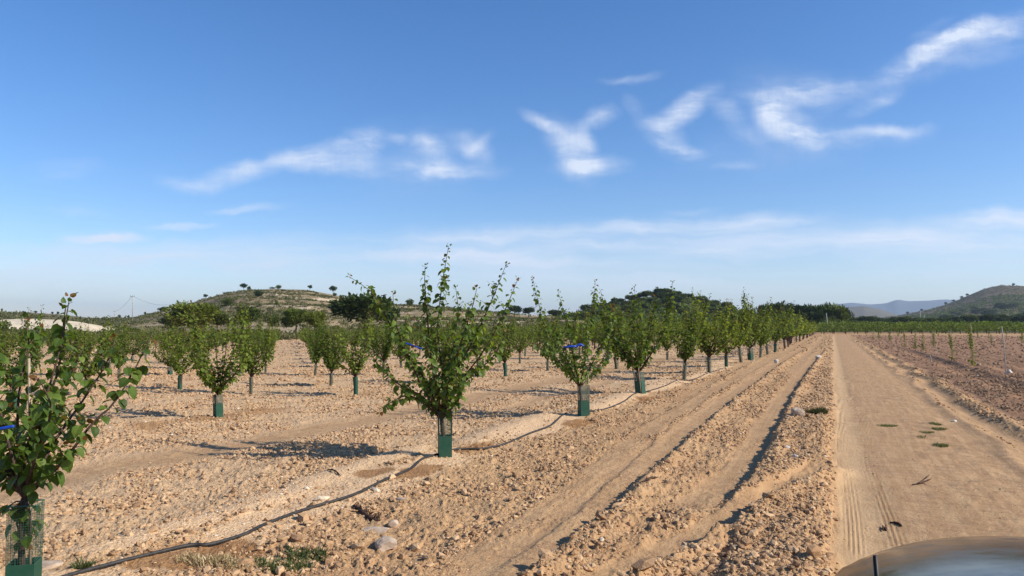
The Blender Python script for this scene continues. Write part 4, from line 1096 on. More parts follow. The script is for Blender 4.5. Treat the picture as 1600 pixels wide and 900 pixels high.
def merge_far(pts, name, lab, sc=(.80, .2), g=g):
    VV, FF, QQ, MI, TO = [], [], [], [], []; off = 0; mi3, mi4 = [], []
    for q in pts:
        k = int(g.integers(0, 7)); proto('far', k); V, F, Q, mi, to = PROTO[(('far', k), 'data')]
        D_ = depth_of(q); px_ = 800 + FPX * float(q @ RT[:2]) / D_; a = g.random() * 6.28; s = hscale(D_, px_) + .14 * g.random(); ca, sa = math.cos(a) * s * 1.3, math.sin(a) * s * 1.3
        W = np.stack([V[:, 0] * ca - V[:, 1] * sa + q[0], V[:, 0] * sa + V[:, 1] * ca + q[1], V[:, 2] * s], 1)
        VV.append(W); FF.append(F + off); QQ.append(Q + off); off += len(V); TO.append(to)
        mi3.append(mi[:len(F)]); mi4.append(mi[len(F):])
    o = mesh_np(name, np.concatenate(VV), np.concatenate(FF), None, None, False, {'tone': ('FLOAT', np.concatenate(TO))}, np.concatenate(QQ), np.concatenate(mi3 + mi4), [M['leaf_far'], M['bark']])
    tag(o, lab, 'orchard trees', kind='stuff')
merge_far(far_pts, 'far_apricot_trees', 'farthest massed apricot trees at the back of the orchard')
for k, r_ in list(PROTO.items()):
    if isinstance(r_, bpy.types.Object) and 'proto_unused' in r_: bpy.data.objects.remove(r_)

# ================================================================== saplings of the right field
SAP = {}
def sapling_proto(idx):
    if idx in SAP: return SAP[idx]
    g = np.random.default_rng(700 + idx); root = empty('sapling', (0, 0, 0))
    mb = MB(); top = np.array([-.10 + g.normal() * .03, g.normal() * .04, 1.7])
    P = smooth_path([(0, 0, -.03), top * .5 + np.array([.03, 0, 0]), top], 12); tube(mb, P, np.linspace(.010, .004, 12), 5); mb.build('stem', M['twig'], root)
    sh = [(P, .06)]
    sh += [(t, .1) for t in grow(g, [P], .24 if idx != 2 else .5, .06, .05)]
    build_leaves('foliage', shoot_leaves(sh, g, .105, .035), M['leaf_far'], root, card=True)
    if idx != 1:
        cb = MB(); tube(cb, [(.05, 0, -.02), (.02, .0, .9), (-.03, 0, 1.75)], .010, 5); cb.build('support_cane', M['cane'], root)
    SAP[idx] = root; root['proto_unused'] = 1; return root
def sapling(px, py, topy, idx, label, group='saplings of the right field'):
    pr = sapling_proto(idx)
    if 'proto_unused' in pr: o = pr; del pr['proto_unused']
    else: o = copy_tree(pr)
    p = pg(px, py); D = depth_of(p); hgt = (py - topy) / FPX * D; s = hgt / 1.75
    o.location = (p[0], p[1], gh(p[0], p[1])); o.scale = (max(s, .8), max(s, .8), s); o.rotation_euler = (0, 0, (px * 37 % 6) if idx != 0 else .4)
    tag(o, label, 'sapling', group)
for a in [(1520, 576, 508, 0, 'tallest leafy sapling, nearest to the bare cane in the right field'),
          (1488, 564, 514, 0, 'narrow leafy sapling second from the bare cane'),
          (1459, 543, 516, 2, 'bushy spreading sapling in the middle of its row'),
          (1442, 549, 518, 1, 'slim sapling just left of the bushy one'),
          (1430, 547, 516, 1, 'slim sapling between two others, left of the bushy one'),
          (1414, 541, 516, 0, 'slender sapling standing left of the group around the bushy one'),
          (1390, 534, 516, 2, 'small sapling near the far end of its row'),
          (1374, 531, 515, 2, 'farthest sapling that stands clear beside the dirt road'),
          (1364, 532, 519, 1, 'tiny stick-like sapling at the far end beside the road'),
          (1528, 528, 514, 1, 'small sapling far out behind the tallest one'),
          (1545, 528, 516, 0, 'small sapling far out left of the thin brown one'),
          (1549, 537, 520, 1, 'thin brown sapling in the open furrows'),
          (1573, 528, 514, 0, 'small far sapling seen just right of the cane'),
          (1597, 536, 512, 2, 'leafy sapling cut by the right edge'),
          (1404, 527, 514, 2, 'far leafy sapling close to the dense orchard'),
          (1466, 526, 515, 1, 'far sapling at the foot of the dense orchard')]: sapling(*a)
for r_ in list(SAP.values()):
    if 'proto_unused' in r_: bpy.data.objects.remove(r_)
def cane2(px0, py0, px1, py1, rad, label):
    a = pg(px0, py0); D = depth_of(a); b = pd(px1, py1, D); mb = MB(); tube(mb, smooth_path([a - np.array([0, 0, .1]), (a + b) / 2 + np.array([.02, 0, 0]), b], 6), rad, 6)
    tag(mb.build('cane_stake', M['pole'], None, True), label, 'cane', 'canes in the right field')
cane2(1572, 589, 1565, 510, .016, 'bare pale cane leaning in the right field near the edge of the photo')
cane2(1467, 558, 1461, 541, .016, 'short pale stake below the bushy sapling')
cane2(1454, 566, 1453, 555, .025, 'low white stub at the edge of the stony ridge')

# ================================================================== dense orchard behind the right field
def dense_orchard():
    g = np.random.default_rng(77); P, Y, Z, S, T = [], [], [], [], []; tb = MB()
    for D in np.concatenate([np.arange(152, 200, 5.0), np.arange(206, 300, 12.0)]):
        x0 = (1285 - 800) / FPX * D; x1 = (1760 - 800) / FPX * D
        for X in np.arange(x0, x1, 2.3):
            X2 = X + g.normal() * .2; c = dx2w(D + g.normal() * .4, X2)
            n = 110 if D < 158 else (70 if D < 170 else 40); hh = 2.25 * (.9 + .22 * g.random())
            u = g.normal(size=(n, 3)); u /= np.linalg.norm(u, axis=1)[:, None]; rr = g.random(n) ** .4
            q = u * rr[:, None] * np.array([1.25, 1.25, hh * .42]) + c + np.array([0, 0, hh * .62])
            P.append(q); Y.append(u + [0, 0, .3]); Z.append(g.normal(size=(n, 3)) + [0, 0, 1]); S.append(np.full(n, .38 if D < 170 else .55)); T.append(g.random(n) * .95)
            if D < 160: tube(tb, [c + np.array([0, 0, -.1]), c + np.array([.05, 0, .9])], .08, 5)
    V, F, k = leaf_batch(*[np.concatenate(q) for q in (P, Y, Z, S)], CARD_V, CARD_T)
    tones = np.repeat(np.concatenate(T), k)
    TV = np.concatenate(tb.V); n0 = len(V); TT = np.concatenate(tb.T) + n0; TQ = np.concatenate(tb.Q) + n0
    mi = np.concatenate([np.zeros(len(F)), np.ones(len(TT) + len(TQ))])
    o = mesh_np('dense_orchard', np.concatenate([V, TV]), np.concatenate([F, TT]), None, None, False, {'tone': ('FLOAT', np.append(tones, np.full(len(TV), .5)))}, TQ, mi, [M['citrus'], M['bark']])
    tag(o, 'dense bright green orchard filling the ground behind the right field', 'orchard trees', kind='stuff')
dense_orchard()

# ================================================================== pines and bushes
PINE = {}
def pine_proto(idx, mat):
    key = (idx, mat)
    if key in PINE: return PINE[key]
    g = np.random.default_rng(500 + idx); root = empty('pine_tree', (0, 0, 0))
    # unit height and unit width; (crown base, clumps, flat top)
    zb, nc, cr, nn = [(.12, 40, .19, 150), (.30, 24, .19, 150), (.02, 26, .20, 120), (.38, 16, .20, 110), (.05, 18, .22, 60)][idx]
    C = []
    while len(C) < nc:
        u = g.normal(size=3); u /= np.linalg.norm(u); r = g.random() ** .45
        c = u * r * np.array([.5 - cr * .7, .5 - cr * .7, (1 - zb) / 2 - cr * .7]); c[2] += (1 + zb) / 2
        f = (c[2] - zb) / (1 - zb)
        if idx in (1, 3) and f < .3 and np.hypot(c[0], c[1]) > .2: continue
        C.append(c)
    P, Y, Z, T = [], [], [], []
    for c in C:
        rr = cr * (.7 + .6 * g.random()); u = g.normal(size=(nn, 3)); u[:, 2] = u[:, 2] * .8 + .15; u /= np.linalg.norm(u, axis=1)[:, None]
        q = c + u * rr * (.55 + .5 * g.random(nn))[:, None] * np.array([1, 1, .8])
        P.append(q); Y.append(u + g.normal(size=(nn, 3)) * .35 + [0, 0, .5]); Z.append(g.normal(size=(nn, 3))); T.append(np.clip(g.random(nn) * .7 + g.random() * .25, 0, 1))
    P = np.concatenate(P); P[:, 2] = np.maximum(P[:, 2], .01)
    V, F, k = leaf_batch(P, np.concatenate(Y), np.concatenate(Z), np.full(len(P), .075) * (.6 + .8 * g.random(len(P))), np.array([(-.16, 0, 0), (.16, 0, 0), (-.22, .6, .02), (.22, .6, .02), (0, 1, 0)]), np.array([(0, 1, 3), (0, 3, 2), (2, 3, 4)]))
    mb = MB(); tube(mb, smooth_path([(0, 0, -.06), (.02, .01, zb * .6 + .05), (-.01, 0, .5), (0, 0, .8)], 8), np.linspace(.035, .008, 8), 6)
    for c in C[:10]: tube(mb, [(0, 0, max(.1, c[2] * .55)), c * np.array([.5, .5, .85]), c], [.014, .009, .004], 4)
    mb.build('trunk', M['pinebark'], root)
    mesh_np('crown', V, F, M[mat], root, False, {'tone': ('FLOAT', np.repeat(np.concatenate(T), k))})
    PINE[key] = root; root['proto_unused'] = 1
    return root
def tree_at(idx, mat, pos, w, h, rz, label, cat='tree', group=None, name=None):
    pr = pine_proto(idx, mat)
    if 'proto_unused' in pr: o = pr; del pr['proto_unused']
    else: o = copy_tree(pr)
    o.location = [float(v) for v in pos]; o.scale = (w, w, h); o.rotation_euler = (0, 0, rz)
    if name: o.name = name
    tag(o, label, cat, group); return o
gt = np.random.default_rng(21)
def px_tree(px, basey, topy, wpx, D, idx, mat, label, cat='pine tree', group=None, name=None, basez=None):
    """size and place taken from how it stands against its neighbours"""
    p = pd(px, basey, D); h = (basey - topy) / FPX * D; w = wpx / FPX * D
    z = p[2] if basez is None else basez
    return tree_at(idx, mat, (p[0], p[1], z), w, h, gt.random() * 6.28, label, cat, group, name)
GP = 'pines along the foot of the rocky hill'
for a in [(300, 521, 468, 80, 118, 0, 'needle_lime', 'big rounded bright green pine at the foot of the rocky hill'),
          (268, 516, 490, 34, 119, 2, 'needle', 'small pine joined to the left side of the big rounded one'),
          (340, 514, 486, 36, 121, 0, 'needle', 'darker pine joined to the right side of the big rounded one'),
          (388, 514, 475, 42, 122, 0, 'needle', 'oval dark based pine right of the big rounded one, before a cream outcrop'),
          (426, 512, 491, 26, 124, 2, 'needle', 'small round pine between the oval pine and the yellow-green pair'),
          (462, 515, 479, 40, 120, 0, 'needle_lime', 'left one of the yellow-green pair of pines right of the aisle'),
          (492, 517, 484, 36, 118, 0, 'needle_lime', 'right one of the yellow-green pair of pines'),
          (447, 512, 492, 20, 122, 2, 'needle', 'little dark pine against the left of the yellow-green pair'),
          (568, 524, 459, 108, 108, 1, 'needle_dark', 'broad dark pine with open trunk behind the large central tree'),
          (606, 516, 480, 44, 116, 1, 'needle_dark', 'smaller dark pine on the right of the broad dark one')]: px_tree(*a, group=GP)
for a in [(278, 528, 514, 32, 104, 4, 'needle_lime', 'low yellow-green bush below the left part of the big rounded pine'),
          (318, 528, 512, 36, 103, 4, 'needle_lime', 'low yellow-green bush below the right part of the big rounded pine'),
          (374, 526, 512, 20, 104, 4, 'needle', 'small bush below the oval pine'),
          (412, 526, 512, 22, 104, 4, 'needle', 'small bush left of the end of the aisle'),
          (478, 527, 512, 28, 103, 4, 'needle_lime', 'small bush right of the end of the aisle'),
          (196, 529, 507, 40, 100, 4, 'needle', 'rounded green bush below the bare utility pole'),
          (180, 529, 512, 22, 100, 4, 'needle_lime', 'lower bush touching the left of the one under the pole'),
          (122, 530, 514, 26, 99, 4, 'needle', 'green bush in front of the middle of the cream bank'),
          (45, 532, 513, 34, 98, 4, 'needle', 'green bush in front of the left part of the cream bank'),
          (4, 532, 498, 40, 97, 4, 'needle', 'tall bush at the left edge in front of the cream bank'),
          (655, 523, 500, 30, 106, 4, 'needle', 'bush seen through the large central tree'),
          (745, 520, 503, 30, 110, 4, 'needle', 'low bush right of the large central tree')]: px_tree(*a[:8], cat='bush', group='bushes behind the orchard', name='bush')
def hill_tree(at, px, t, hpx, wpx, idx, mat, label, group, cat='tree', name=None):
    p = at(np.array([px]), np.array([t]))[0]; D = depth_of(p)
    return tree_at(idx, mat, (p[0], p[1], p[2] - .15), wpx / FPX * D, hpx / FPX * D, gt.random() * 6.28, label, cat, group, name)
GH = 'small trees on the rocky hill'
for px, t, h, w, i, lab in [(254, .97, 9, 14, 2, 'round bush on the left slope of the rocky hill against the sky'),
    (321, .99, 8, 8, 3, 'tiny tree alone on the left skyline of the rocky hill'),
    (380, 1.0, 12, 11, 3, 'taller round tree with bare trunk on top of the rocky hill'),
    (388.5, 1.0, 7, 6, 2, 'tiny tree touching the right of the tall one on the hilltop'),
    (425, 1.0, 4, 12, 4, 'low scrubby bush on the middle of the hilltop'),
    (435, 1.0, 7, 9, 2, 'bush on the hilltop right of the low scrubby one'),
    (484, 1.0, 9, 8, 3, 'small round tree on the right part of the hilltop'),
    (520, 1.0, 14, 12, 3, 'umbrella shaped tree with bare trunk on the right skyline of the hill'),
    (523, .96, 6, 7, 2, 'tiny bush under the umbrella shaped tree'),
    (535, 1.0, 4, 7, 2, 'tiny bush on the skyline right of the umbrella shaped tree'),
    (404, .72, 11, 15, 2, 'round dark bush high on the face of the rocky hill'),
    (355, .55, 14, 18, 2, 'dark bush on the left face of the rocky hill'),
    (227, .99, 5, 4, 2, 'tiny tree low on the left end of the hill skyline'),
    (432, .5, 7, 5, 2, 'small dark juniper on the lower face of the rocky hill'),
    (640, .9, 12, 14, 2, 'bush on the saddle right of the large central tree top')]:
    hill_tree(LH, px, t, h, w, i, 'needle_dark' if i == 3 or px == 404 else 'needle', lab, GH, 'tree' if i == 3 else 'bush', 'hill_tree' if i == 3 else 'bush')
for px, h, w in [(3, 7, 3), (56, 4, 5), (82, 4, 4), (91, 5, 4)]:
    hill_tree(LB, px, 1.0, h, w, 2, 'needle_dark', 'tiny dark tree on the low skyline above the cream bank', 'tiny trees above the cream bank', 'tree', 'hill_tree')
for px, h, w in [(148, 5, 2.5), (177, 5, 3), (187, 8, 5), (196, 5, 3), (201, 6, 4)]:
    hill_tree(LH, px, .99, h, w, 2, 'needle_dark', 'tiny dark tree on the skyline around the utility poles', 'tiny trees around the utility poles', 'tree', 'hill_tree')
GM = 'pines between the hills'
for px, b, t, w, D, lab in [(790, 494, 484, 14, 300, 'small dark pine left of the round one on the middle skyline'), (804, 495, 477, 24, 300, 'round dark pine on the middle skyline right of the large central tree'),
    (826, 496, 480, 22, 300, 'dark pine right behind the leftmost tall shoot of the blue-tube tree'), (868, 498, 484, 26, 300, 'dark pine on the skyline between two tall shoots'), (893, 500, 488, 14, 300, 'low dark pine on the skyline left of the tallest thin shoot'), (908, 502, 484, 18, 300, 'dark pine at the left foot of the wooded hill')]:
    px_tree(px, b, t, w, D, 1 if w > 20 else 0, 'needle_dark', lab, group=GM)
# the wooded hill: crowns one can tell apart
gw = np.random.default_rng(8)
for k in range(78):
    px = 905 + 275 * gw.random(); t = .25 + .75 * gw.random() ** .6
    if k < 24: t = .97 + .05 * gw.random(); px = 915 + k * 9.6 + gw.normal() * 2
    hgt = (11 + 7 * gw.random()) * (1.05 if t < .6 else .85)
    hill_tree(WH, px, t, hgt, hgt * (1.0 + .5 * gw.random()), int(gw.integers(0, 2)), 'needle' if gw.random() < .45 else 'needle_dark', 'dark round pine among those covering the wooded hill behind the orchard', 'pines of the wooded hill', 'pine tree')
GR = 'tall pines at the end of the orchard'
for px, b, t, w, D, i, m, lab in [(1195, 516, 475, 30, 205, 1, 'needle_dark', 'leftmost tall pine of the dark group before the end of the road'),
    (1216, 517, 472, 36, 212, 1, 'needle_dark', 'second tall dark pine from the left of the group'),
    (1205, 519, 490, 26, 192, 0, 'needle', 'low rounded lighter pine in front of the left of the group'),
    (1243, 518, 475, 44, 208, 1, 'needle_dark', 'broad dark pine in the left half of the group'),
    (1230, 519, 487, 26, 200, 0, 'needle_dark', 'low dark pine filling in under the broad one'),
    (1266, 519, 476, 36, 204, 1, 'needle_dark', 'dark pine just right of the gap in the group'),
    (1287, 519, 471, 38, 200, 0, 'needle', 'high round pine near the end of the road'),
    (1276, 519, 483, 32, 192, 0, 'needle_dark', 'bushy dark pine before the high round one'),
    (1307, 520, 472, 40, 196, 0, 'needle', 'high round grey-green pine right at the end of the road'),
    (1322, 519, 482, 20, 204, 1, 'needle_dark', 'rightmost pine of the group falling away to the right'),
    (1256, 520, 492, 30, 194, 2, 'needle_dark', 'shaded low pine at the foot of the group'),
    (1297, 521, 495, 34, 188, 2, 'needle', 'low bush-like pine with the pale pole before it')]:
    px_tree(px, b, t, w, D, i, m, lab, group=GR)
gw = np.random.default_rng(9)
for k in range(34):
    px = 1330 + k * 9.3 + gw.normal() * 3; D = 300 + 60 * gw.random(); hh = 6 + 6 * gw.random() + (4 if px > 1500 else 0)
    px_tree(px, 508, 508 - hh - 3, 18 + 10 * gw.random(), D, int(gw.integers(0, 3)), 'needle_dark' if gw.random() < .6 else 'needle', 'dark tree in the belt between the dense orchard and the green hill', 'tree', 'trees of the belt behind the dense orchard')
for k in range(84):
    px = 1400 + 330 * gw.random(); t = .03 + .5 * gw.random() ** 1.1
    if px < 1480: t *= .6
    hh = 6 + 6 * gw.random()
    hill_tree(RH, px, t, hh, hh * 1.5, int(gw.integers(0, 3)), 'needle_dark' if gw.random() < .75 else 'needle', 'dark tree of the wood on the lower slope of the green hill', 'trees on the green hill', 'tree')
for k, px in enumerate([1418, 1440, 1478, 1490, 1503, 1512, 1585]):
    hill_tree(RH, px, 1.0, 4, 5, 2, 'needle_dark', 'tiny tree on the skyline of the green hill', 'tiny trees on the green hill skyline', 'tree')
for r_ in list(PINE.values()):
    if 'proto_unused' in r_:
        for c in list(r_.children): bpy.data.objects.remove(c)
        bpy.data.objects.remove(r_)

def scrub(at, pxr, tr, n, size, name, lab, mat, seed, k0=12):
    g = np.random.default_rng(seed); px = pxr[0] + (pxr[1] - pxr[0]) * g.random(n); t = tr[0] + (tr[1] - tr[0]) * g.random(n) ** .7
    c = at(px, t); m = fbm(c[:, 0] * .05, c[:, 1] * .05, seed, 3) > .42; c = c[m]; n = len(c)
    s = size * (.4 + .9 * g.random(n)); u = g.normal(size=(n, k0, 3)); u[..., 2] = np.abs(u[..., 2]); u /= np.linalg.norm(u, axis=2)[..., None]
    P = c[:, None, :] + u * s[:, None, None] * np.array([.55, .55, .45]) * g.random((n, k0, 1)) ** .4
    V, F, k = leaf_batch(P.reshape(-1, 3), (u + [0, 0, .4]).reshape(-1, 3), g.normal(size=(n * k0, 3)), np.repeat(s * .55, k0), CARD_V, CARD_T)
    tn = np.repeat(np.clip(np.repeat(g.random(n) * .6, k0) + g.random(n * k0) * .4, 0, 1), k)
    o = mesh_np(name, V, F, M[mat], None, False, {'tone': ('FLOAT', tn)}); tag(o, lab, 'scrub', kind='stuff')
scrub(LH, (120, 940), (.02, 1.0), 11000, .85, 'hillside_scrub', 'low grey-green scrub dotted over the rocky hill', 'scrub', 1)
scrub(LB, (-300, 240), (.2, 1.0), 3000, 1.3, 'low_hill_scrub', 'brown-green scrub on the low hill above the cream bank', 'scrub', 2)
scrub(CB, (-200, 230), (.0, .25), 500, .6, 'bank_foot_scrub', 'scrub at the foot of the cream bank', 'scrub', 3)
scrub(WH, (780, 1320), (.05, 1.0), 5000, 2.0, 'wooded_hill_scrub', 'scrub under the pines of the wooded hill', 'needle', 4)
scrub(RH, (1320, 1900), (.3, 1.0), 7000, 2.2, 'green_hill_heath', 'dark low heath dotted over the upper green hill', 'scrub', 15, 7)
scrub(RH, (1320, 1900), (.0, .70), 9000, 3.2, 'green_hill_scrub', 'low scrub covering the green hill', 'needle', 5, 8)
def verge_scrub():
    """rough grass and scrub between the orchard and the hills"""
    g = np.random.default_rng(66); n = 5200
    px = -150 + 1450 * g.random(n); lim = 89 + np.maximum(0, px - 450) * .115; D = lim + 26 * g.random(n) ** 1.3
    c = FW[None] * D[:, None] + RT[None] * ((px - 800) / FPX * D)[:, None]
    s = .5 * (.5 + g.random(n)); k0 = 12; u = g.normal(size=(n, k0, 3)); u[..., 2] = np.abs(u[..., 2])
    P = c[:, None, :] + u * s[:, None, None] * .5
    V, F, k = leaf_batch(P.reshape(-1, 3), (u + [0, 0, .4]).reshape(-1, 3), g.normal(size=(n * k0, 3)), np.repeat(s * .5, k0), CARD_V, CARD_T)
    tag(mesh_np('field_edge_scrub', V, F, M['scrub'], None, False, {'tone': ('FLOAT', np.repeat(g.random(n * k0), k))}), 'scrub along the far edge of the orchard', 'scrub', kind='stuff')
verge_scrub()

# ================================================================== poles, house, mast
def pole(px, by, ty, D, rad, label, arm=0, lean=0, name='utility_pole'):
    a = pd(px, by, D); b = pd(px + lean, ty, D); root = empty(name, a); mb = MB()
    tube(mb, [(0, 0, -1), tuple((b - a) * .5), tuple(b - a)], [rad, rad * .9, rad * .7], 7); mb.build('shaft', M['pole'], root)
    if arm:
        mb = MB(); c = b - a; box(mb, (c[0], c[1], c[2] - .35), (arm, .14, .14), TH); mb.build('crossarm', M['pole'], root)
        mb = MB()
        for k in (-.42, 0, .42): tube(mb, [(c[0] + math.cos(TH) * arm * k, c[1] + math.sin(TH) * arm * k, c[2] - .3), (c[0] + math.cos(TH) * arm * k, c[1] + math.sin(TH) * arm * k, c[2] + .1)], .06, 5)
        mb.build('insulators', M['wire'], root)
    tag(root, label, 'utility pole', 'utility poles'); return b
b1 = pole(207, 497, 462, 260, .13, 'pale utility pole standing tall at the left foot of the rocky hill', 1.6)
b2 = pole(179, 500, 486, 420, .22, 'short distant utility pole left of the tall pale one', 1.6)
pole(1294, 519, 489, 170, .11, 'slightly leaning pale pole in front of the pines at the end of the road', 0, -3)
b3 = pole(1438, 503, 486, 430, .22, 'grey utility pole before the left slope of the green hill', 1.6)
pole(1444, 503, 491, 470, .18, 'second thinner pole beside the grey one before the green hill', 0)
pole(1505, 505, 493, 400, .20, 'pale pole beside the white house', 0)
for k, (a, b) in enumerate([(b1, pd(262, 476, 300)), (b1, b2)]):
    n = 16; t = np.linspace(0, 1, n)[:, None]; P = a * (1 - t) + b * t; P[:, 2] -= (4 * t * (1 - t))[:, 0] * 1.2
    mb = MB(); tube(mb, P, .035, 4, cap=False)
    tag(mb.build('power_line', M['wire'], None, False), ['power line sagging right from the tall pale pole to the hillside', 'power line running left between the two poles'][k], 'power line', 'power lines')
def house():
    p = pd(1514, 504, 420); root = empty('house', p, TH); s = 1
    mb = MB(); box(mb, (0, 0, 1.2), (5.2, 4, 3.6)); w = mb.build('wall', M['wallwhite'], root, False)
    mb = MB(); V = [(-2.9, -2.3, 3.0), (2.9, -2.3, 3.0), (2.9, 2.3, 3.0), (-2.9, 2.3, 3.0), (-2.9, 0, 4.0), (2.9, 0, 4.0)]
    mb.add(V, [(0, 4, 3), (1, 2, 5)], [(0, 1, 5, 4), (2, 3, 4, 5), (3, 2, 1, 0)]); mb.build('roof', M['rooftile'], root, False)
    for x in (-1.5, 1.4):
        mb = MB(); box(mb, (x, -2.02, 1.5), (.9, .08, 1.1)); mb.build('window', M['glassdark'], root, False)
    mb = MB(); box(mb, (0, -2.02, .8), (.9, .08, 2.0)); mb.build('door', M['wood_dark'], root, False)
    tag(root, 'small white house with a low tiled roof at the foot of the green hill', 'house')
house()
def mast():
    p = WH(np.array([1027.0]), np.array([1.0]))[0]; root = empty('mast', p); mb = MB()
    H = 4.6 + 1.2
    for dx, dy in ((-.3, -.3), (.3, -.3), (.3, .3), (-.3, .3)): tube(mb, [(dx, dy, -.5), (dx * .5, dy * .5, H - .6)], .06, 4)
    for k in range(8): z = .4 + k * .6; s = .3 * (1 - .5 * z / H); tube(mb, [(-s, -s, z), (s, -s, z + .4), (s, s, z), (-s, s, z + .4), (-s, -s, z)], .03, 4)
    mb.build('lattice', M['wire'], root, False); mb = MB(); box(mb, (0, 0, H - .45), (1.5, 1.5, .35)); mb.build('platform', M['rooftile'], root, False)
    tag(root, 'little lookout mast with a flat top on the crest of the wooded hill', 'mast')
mast()

# ================================================================== car
def paint():
    m, nt, b = new_mat('glossy_car_paint', .16, .4)
    b.inputs['Base Color'].default_value = c4(.030, .026, .024); b.inputs['Metallic'].default_value = 0
    b.inputs['Coat Weight'].default_value = 0; b.inputs['Coat Roughness'].default_value = .05
    pos = nt.new('ShaderNodeTexCoord').outputs['Object']
    n = nt.noise(pos, 9, 5, .7)
    nt.l.new(nt.ramp(n, .3, .75, .10, .22), b.inputs['Roughness'])
    d = nt.mix(nt.ramp(nt.noise(pos, 45, 4, .7), .35, .75, .0, .08), c4(.010, .010, .009), c4(.16, .11, .075)); nt.l.new(d, b.inputs['Base Color'])
    return m
M['paint'] = paint()
M['glass'] = simple('tinted_glass', (.012, .014, .016), None, 1, .04, .8)
M['tyre'] = simple('tyre_rubber', (.03, .03, .03), (.06, .05, .04), 12, .85, .2)
M['rim'] = simple('alloy_rim', (.5, .5, .52), None, 3, .3, .5, metallic=.9)
M['lamp'] = simple('lamp_glass', (.7, .72, .75), None, 3, .1, .6)
M['blackpl'] = simple('black_plastic', (.012, .012, .012), None, 3, .5, .3)
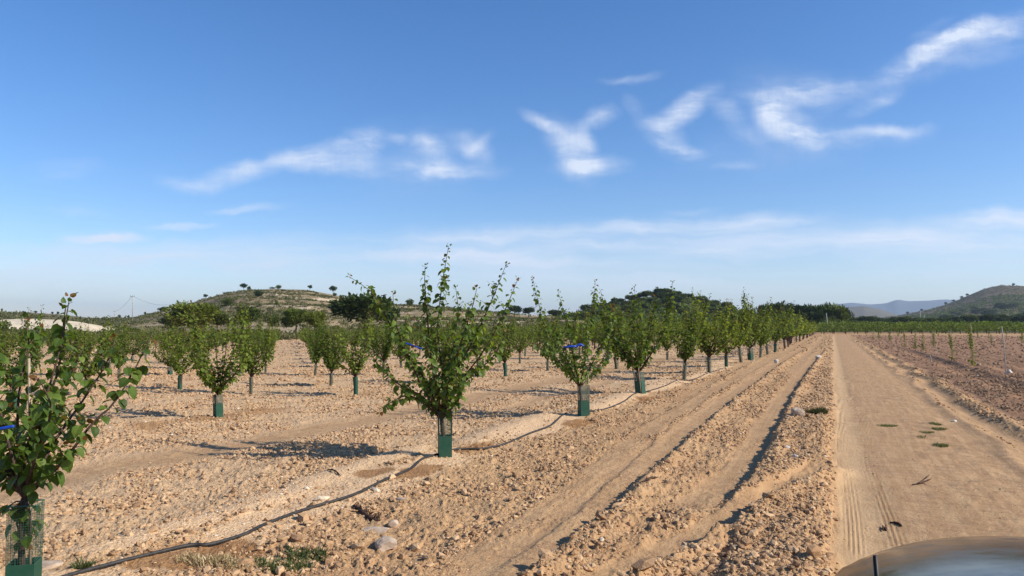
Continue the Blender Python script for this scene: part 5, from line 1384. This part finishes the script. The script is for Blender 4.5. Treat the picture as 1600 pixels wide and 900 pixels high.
def car():
    root = empty('parked_car', (.955, 1.10, 0), R(4.5))
    W = .86; NU = 44
    ys = np.concatenate([np.linspace(-2.0, -1.7, 8), np.linspace(-1.6, 1.2, 22), np.linspace(1.25, 2.45, 64)])
    V = []
    for y in ys:
        fr = max(0, (y - 1.35) / 1.0); rr = max(0, (-1.75 - y) / .25)
        yc = y
        def top(x, y):
            q = y + .5 * (abs(x) / W) ** 2.2
            a1 = max(0, q - 1.42)
            return 1.165 - .14 * (q - 1.42) - .05 * a1 ** 2 + (.10 * min(0, q - 1.42) ** 2 if q > .9 else .027) * -1 - .02 * 0 - 2.2 * max(0, q - 2.2) ** 2 - .07 * (abs(x) / W) ** 4 - .12 * rr ** 2 if q > .9 else 1.211 - .07 * (abs(x) / W) ** 4 - .12 * rr ** 2
        wid = W * (1 - .10 * max(0, (y - 1.6) / .8) ** 2 - .10 * rr ** 2)
        ztop = top(wid, y) + .10
        zb = .24 + .06 * fr ** 3
        row = []
        for k in range(NU + 1):
            s = -1 + 2 * k / NU; a = abs(s); sg = 1 if s >= 0 else -1
            if a > .62:          # side
                f = (1 - a) / .38; z = zb + (top(wid * .985, y) - zb) * f; x = wid * (.94 + .06 * math.sin(min(1, f * 1.1) * math.pi * .62)) 
            else:                # over the top
                f = a / .62; ex = f ** 1.0
                x = wid * (ex * .985); z = top(x, y)
            row.append((sg * x, yc, z))
        V.append(row)
    V = np.array(V); nr, nc = V.shape[:2]; i = np.arange(nr - 1)[:, None] * nc; k = np.arange(nc - 1)[None, :]
    Q = np.stack([i + k, i + k + 1, i + nc + k + 1, i + nc + k], -1).reshape(-1, 4)
    VV = V.reshape(-1, 3); n = len(VV)
    T = []
    for r0, flip in ((0, False), (nr - 1, True)):
        c = V[r0].mean(0); VV = np.concatenate([VV, c[None]]); ci = len(VV) - 1
        for j in range(nc - 1):
            t = (ci, r0 * nc + j + 1, r0 * nc + j); T.append(t if not flip else t[::-1])
    b = mesh_np('body', VV, T, M['paint'], root, True, None, Q)
    # glasshouse
    gh_ = MB(); L = [(.66, 1.17), (-.14, 1.53), (-1.2, 1.54), (-1.85, 1.16)]; sec = []
    for (y, z), w in zip(L, (.74, .54, .54, .68)): sec.append([(-w, y, z), (-w * .8, y + .0, z + .02), (0, y + (.10 if y > 0.5 else 0), z + .035), (w * .8, y, z + .02), (w, y, z)])
    S = np.array(sec)
    mb = MB(); R1 = S[1:3].reshape(-1, 3); mb.add(np.concatenate([R1, R1 - [0, 0, .03]]), None, [(j, j + 1, 5 + j + 1, 5 + j) for j in range(4)]); mb.build('roof', M['paint'], root, True)
    mb = MB(); mb.add(S[0:2].reshape(-1, 3) + [0, 0, -.004], None, [(j, j + 1, 5 + j + 1, 5 + j) for j in range(4)]); mb.build('windscreen', M['glass'], root, True)
    mb = MB(); mb.add(S[2:4].reshape(-1, 3), None, [(j, j + 1, 5 + j + 1, 5 + j) for j in range(4)]); mb.build('rear_window', M['glass'], root, True)
    for sx in (-1, 1):
        mb = MB(); mb.add([(sx * .74, .66, 1.17), (sx * .54, -.14, 1.53), (sx * .54, -1.2, 1.54), (sx * .68, -1.85, 1.16), (sx * .80, -.5, 1.1)], [(0, 1, 4), (1, 2, 4), (2, 3, 4)]); mb.build('side_window', M['glass'], root, False)
        mb = MB(); tube(mb, [(sx * .745, .665, 1.175), (sx * .545, -.14, 1.535)], .022, 6); mb.build('pillar', M['paint'], root)
        mb = MB(); V2 = []
        th = np.linspace(0, 2 * math.pi, 20, endpoint=False)
        for y in (-1.25, 1.35):
            for nm, r, w_, mt in (('wheel', .31, .2, 'tyre'),):
                mb = MB(); c = np.array([sx * .76, y, .31])
                tube(mb, [c + [-sx * .1, 0, 0], c + [sx * .1, 0, 0]], r, 24); wh = mb.build('wheel', M['tyre'], root, False)
                mb = MB(); tube(mb, [c + [sx * .09, 0, 0], c + [sx * .108, 0, 0]], .19, 20); mb.build('rim', M['rim'], wh, False)
        mb = MB(); box(mb, (sx * .60, 1.95, .66), (.26, .16, .12), 0, .5); mb.build('headlight', M['lamp'], root, False)
    mb = MB(); box(mb, (0, 2.02, .40), (1.3, .22, .16)); mb.build('bumper', M['blackpl'], root, False)
    mb = MB(); box(mb, (0, 2.10, .62), (.7, .05, .14)); mb.build('grille', M['blackpl'], root, False)
    return root
CAR = car()
def antenna():
    top = pd(1367, 868, 1.95); q = pd(1370, 905, 1.95); d = (top - q); base = q - d * 3.6
    inv = Matrix.Rotation(-CAR.rotation_euler[2], 3, 'Z'); a = inv @ (Vector(base) - CAR.location); b = inv @ (Vector(top) - CAR.location)
    mb = MB(); tube(mb, [a, a.lerp(b, .5), b], [.010, .007, .0055], 8); mb.build('antenna', M['blackpl'], CAR)
antenna()
tag(CAR, 'dark glossy dusty car cut by the lower right corner of the photo', 'car')

# ================================================================== haze
def haze():
    mb = MB(); box(mb, (0, 1500, 137), (18000, 18000, 286))
    o = mb.build('haze', None, None, False); tag(o, 'thin summer haze lying over the whole landscape', 'haze', kind='stuff')
    m = bpy.data.materials.new('haze_air'); m.use_nodes = True; nt = NT(m.node_tree)
    m.node_tree.nodes.remove(m.node_tree.nodes['Principled BSDF'])
    v = nt.new('ShaderNodeVolumePrincipled'); v.inputs['Color'].default_value = c4(.70, .83, 1.0); v.inputs['Density'].default_value = HAZE; v.inputs['Anisotropy'].default_value = .2
    nt.l.new(v.outputs[0], m.node_tree.nodes['Material Output'].inputs['Volume'])
    o.data.materials.append(m)
HAZE = 1.05e-4
haze()
build_world()

scene.view_settings.view_transform = 'Standard'; scene.view_settings.look = 'None'; scene.view_settings.gamma = 1; scene.view_settings.use_curve_mapping = False
scene.view_settings.exposure = 0.33
scene.render.engine = 'CYCLES'
scene.cycles.max_bounces = 5; scene.cycles.diffuse_bounces = 2; scene.cycles.glossy_bounces = 2; scene.cycles.transmission_bounces = 3; scene.cycles.transparent_max_bounces = 6; scene.cycles.volume_bounces = 0
scene.cycles.use_denoising = True; scene.cycles.sample_clamp_indirect = 6
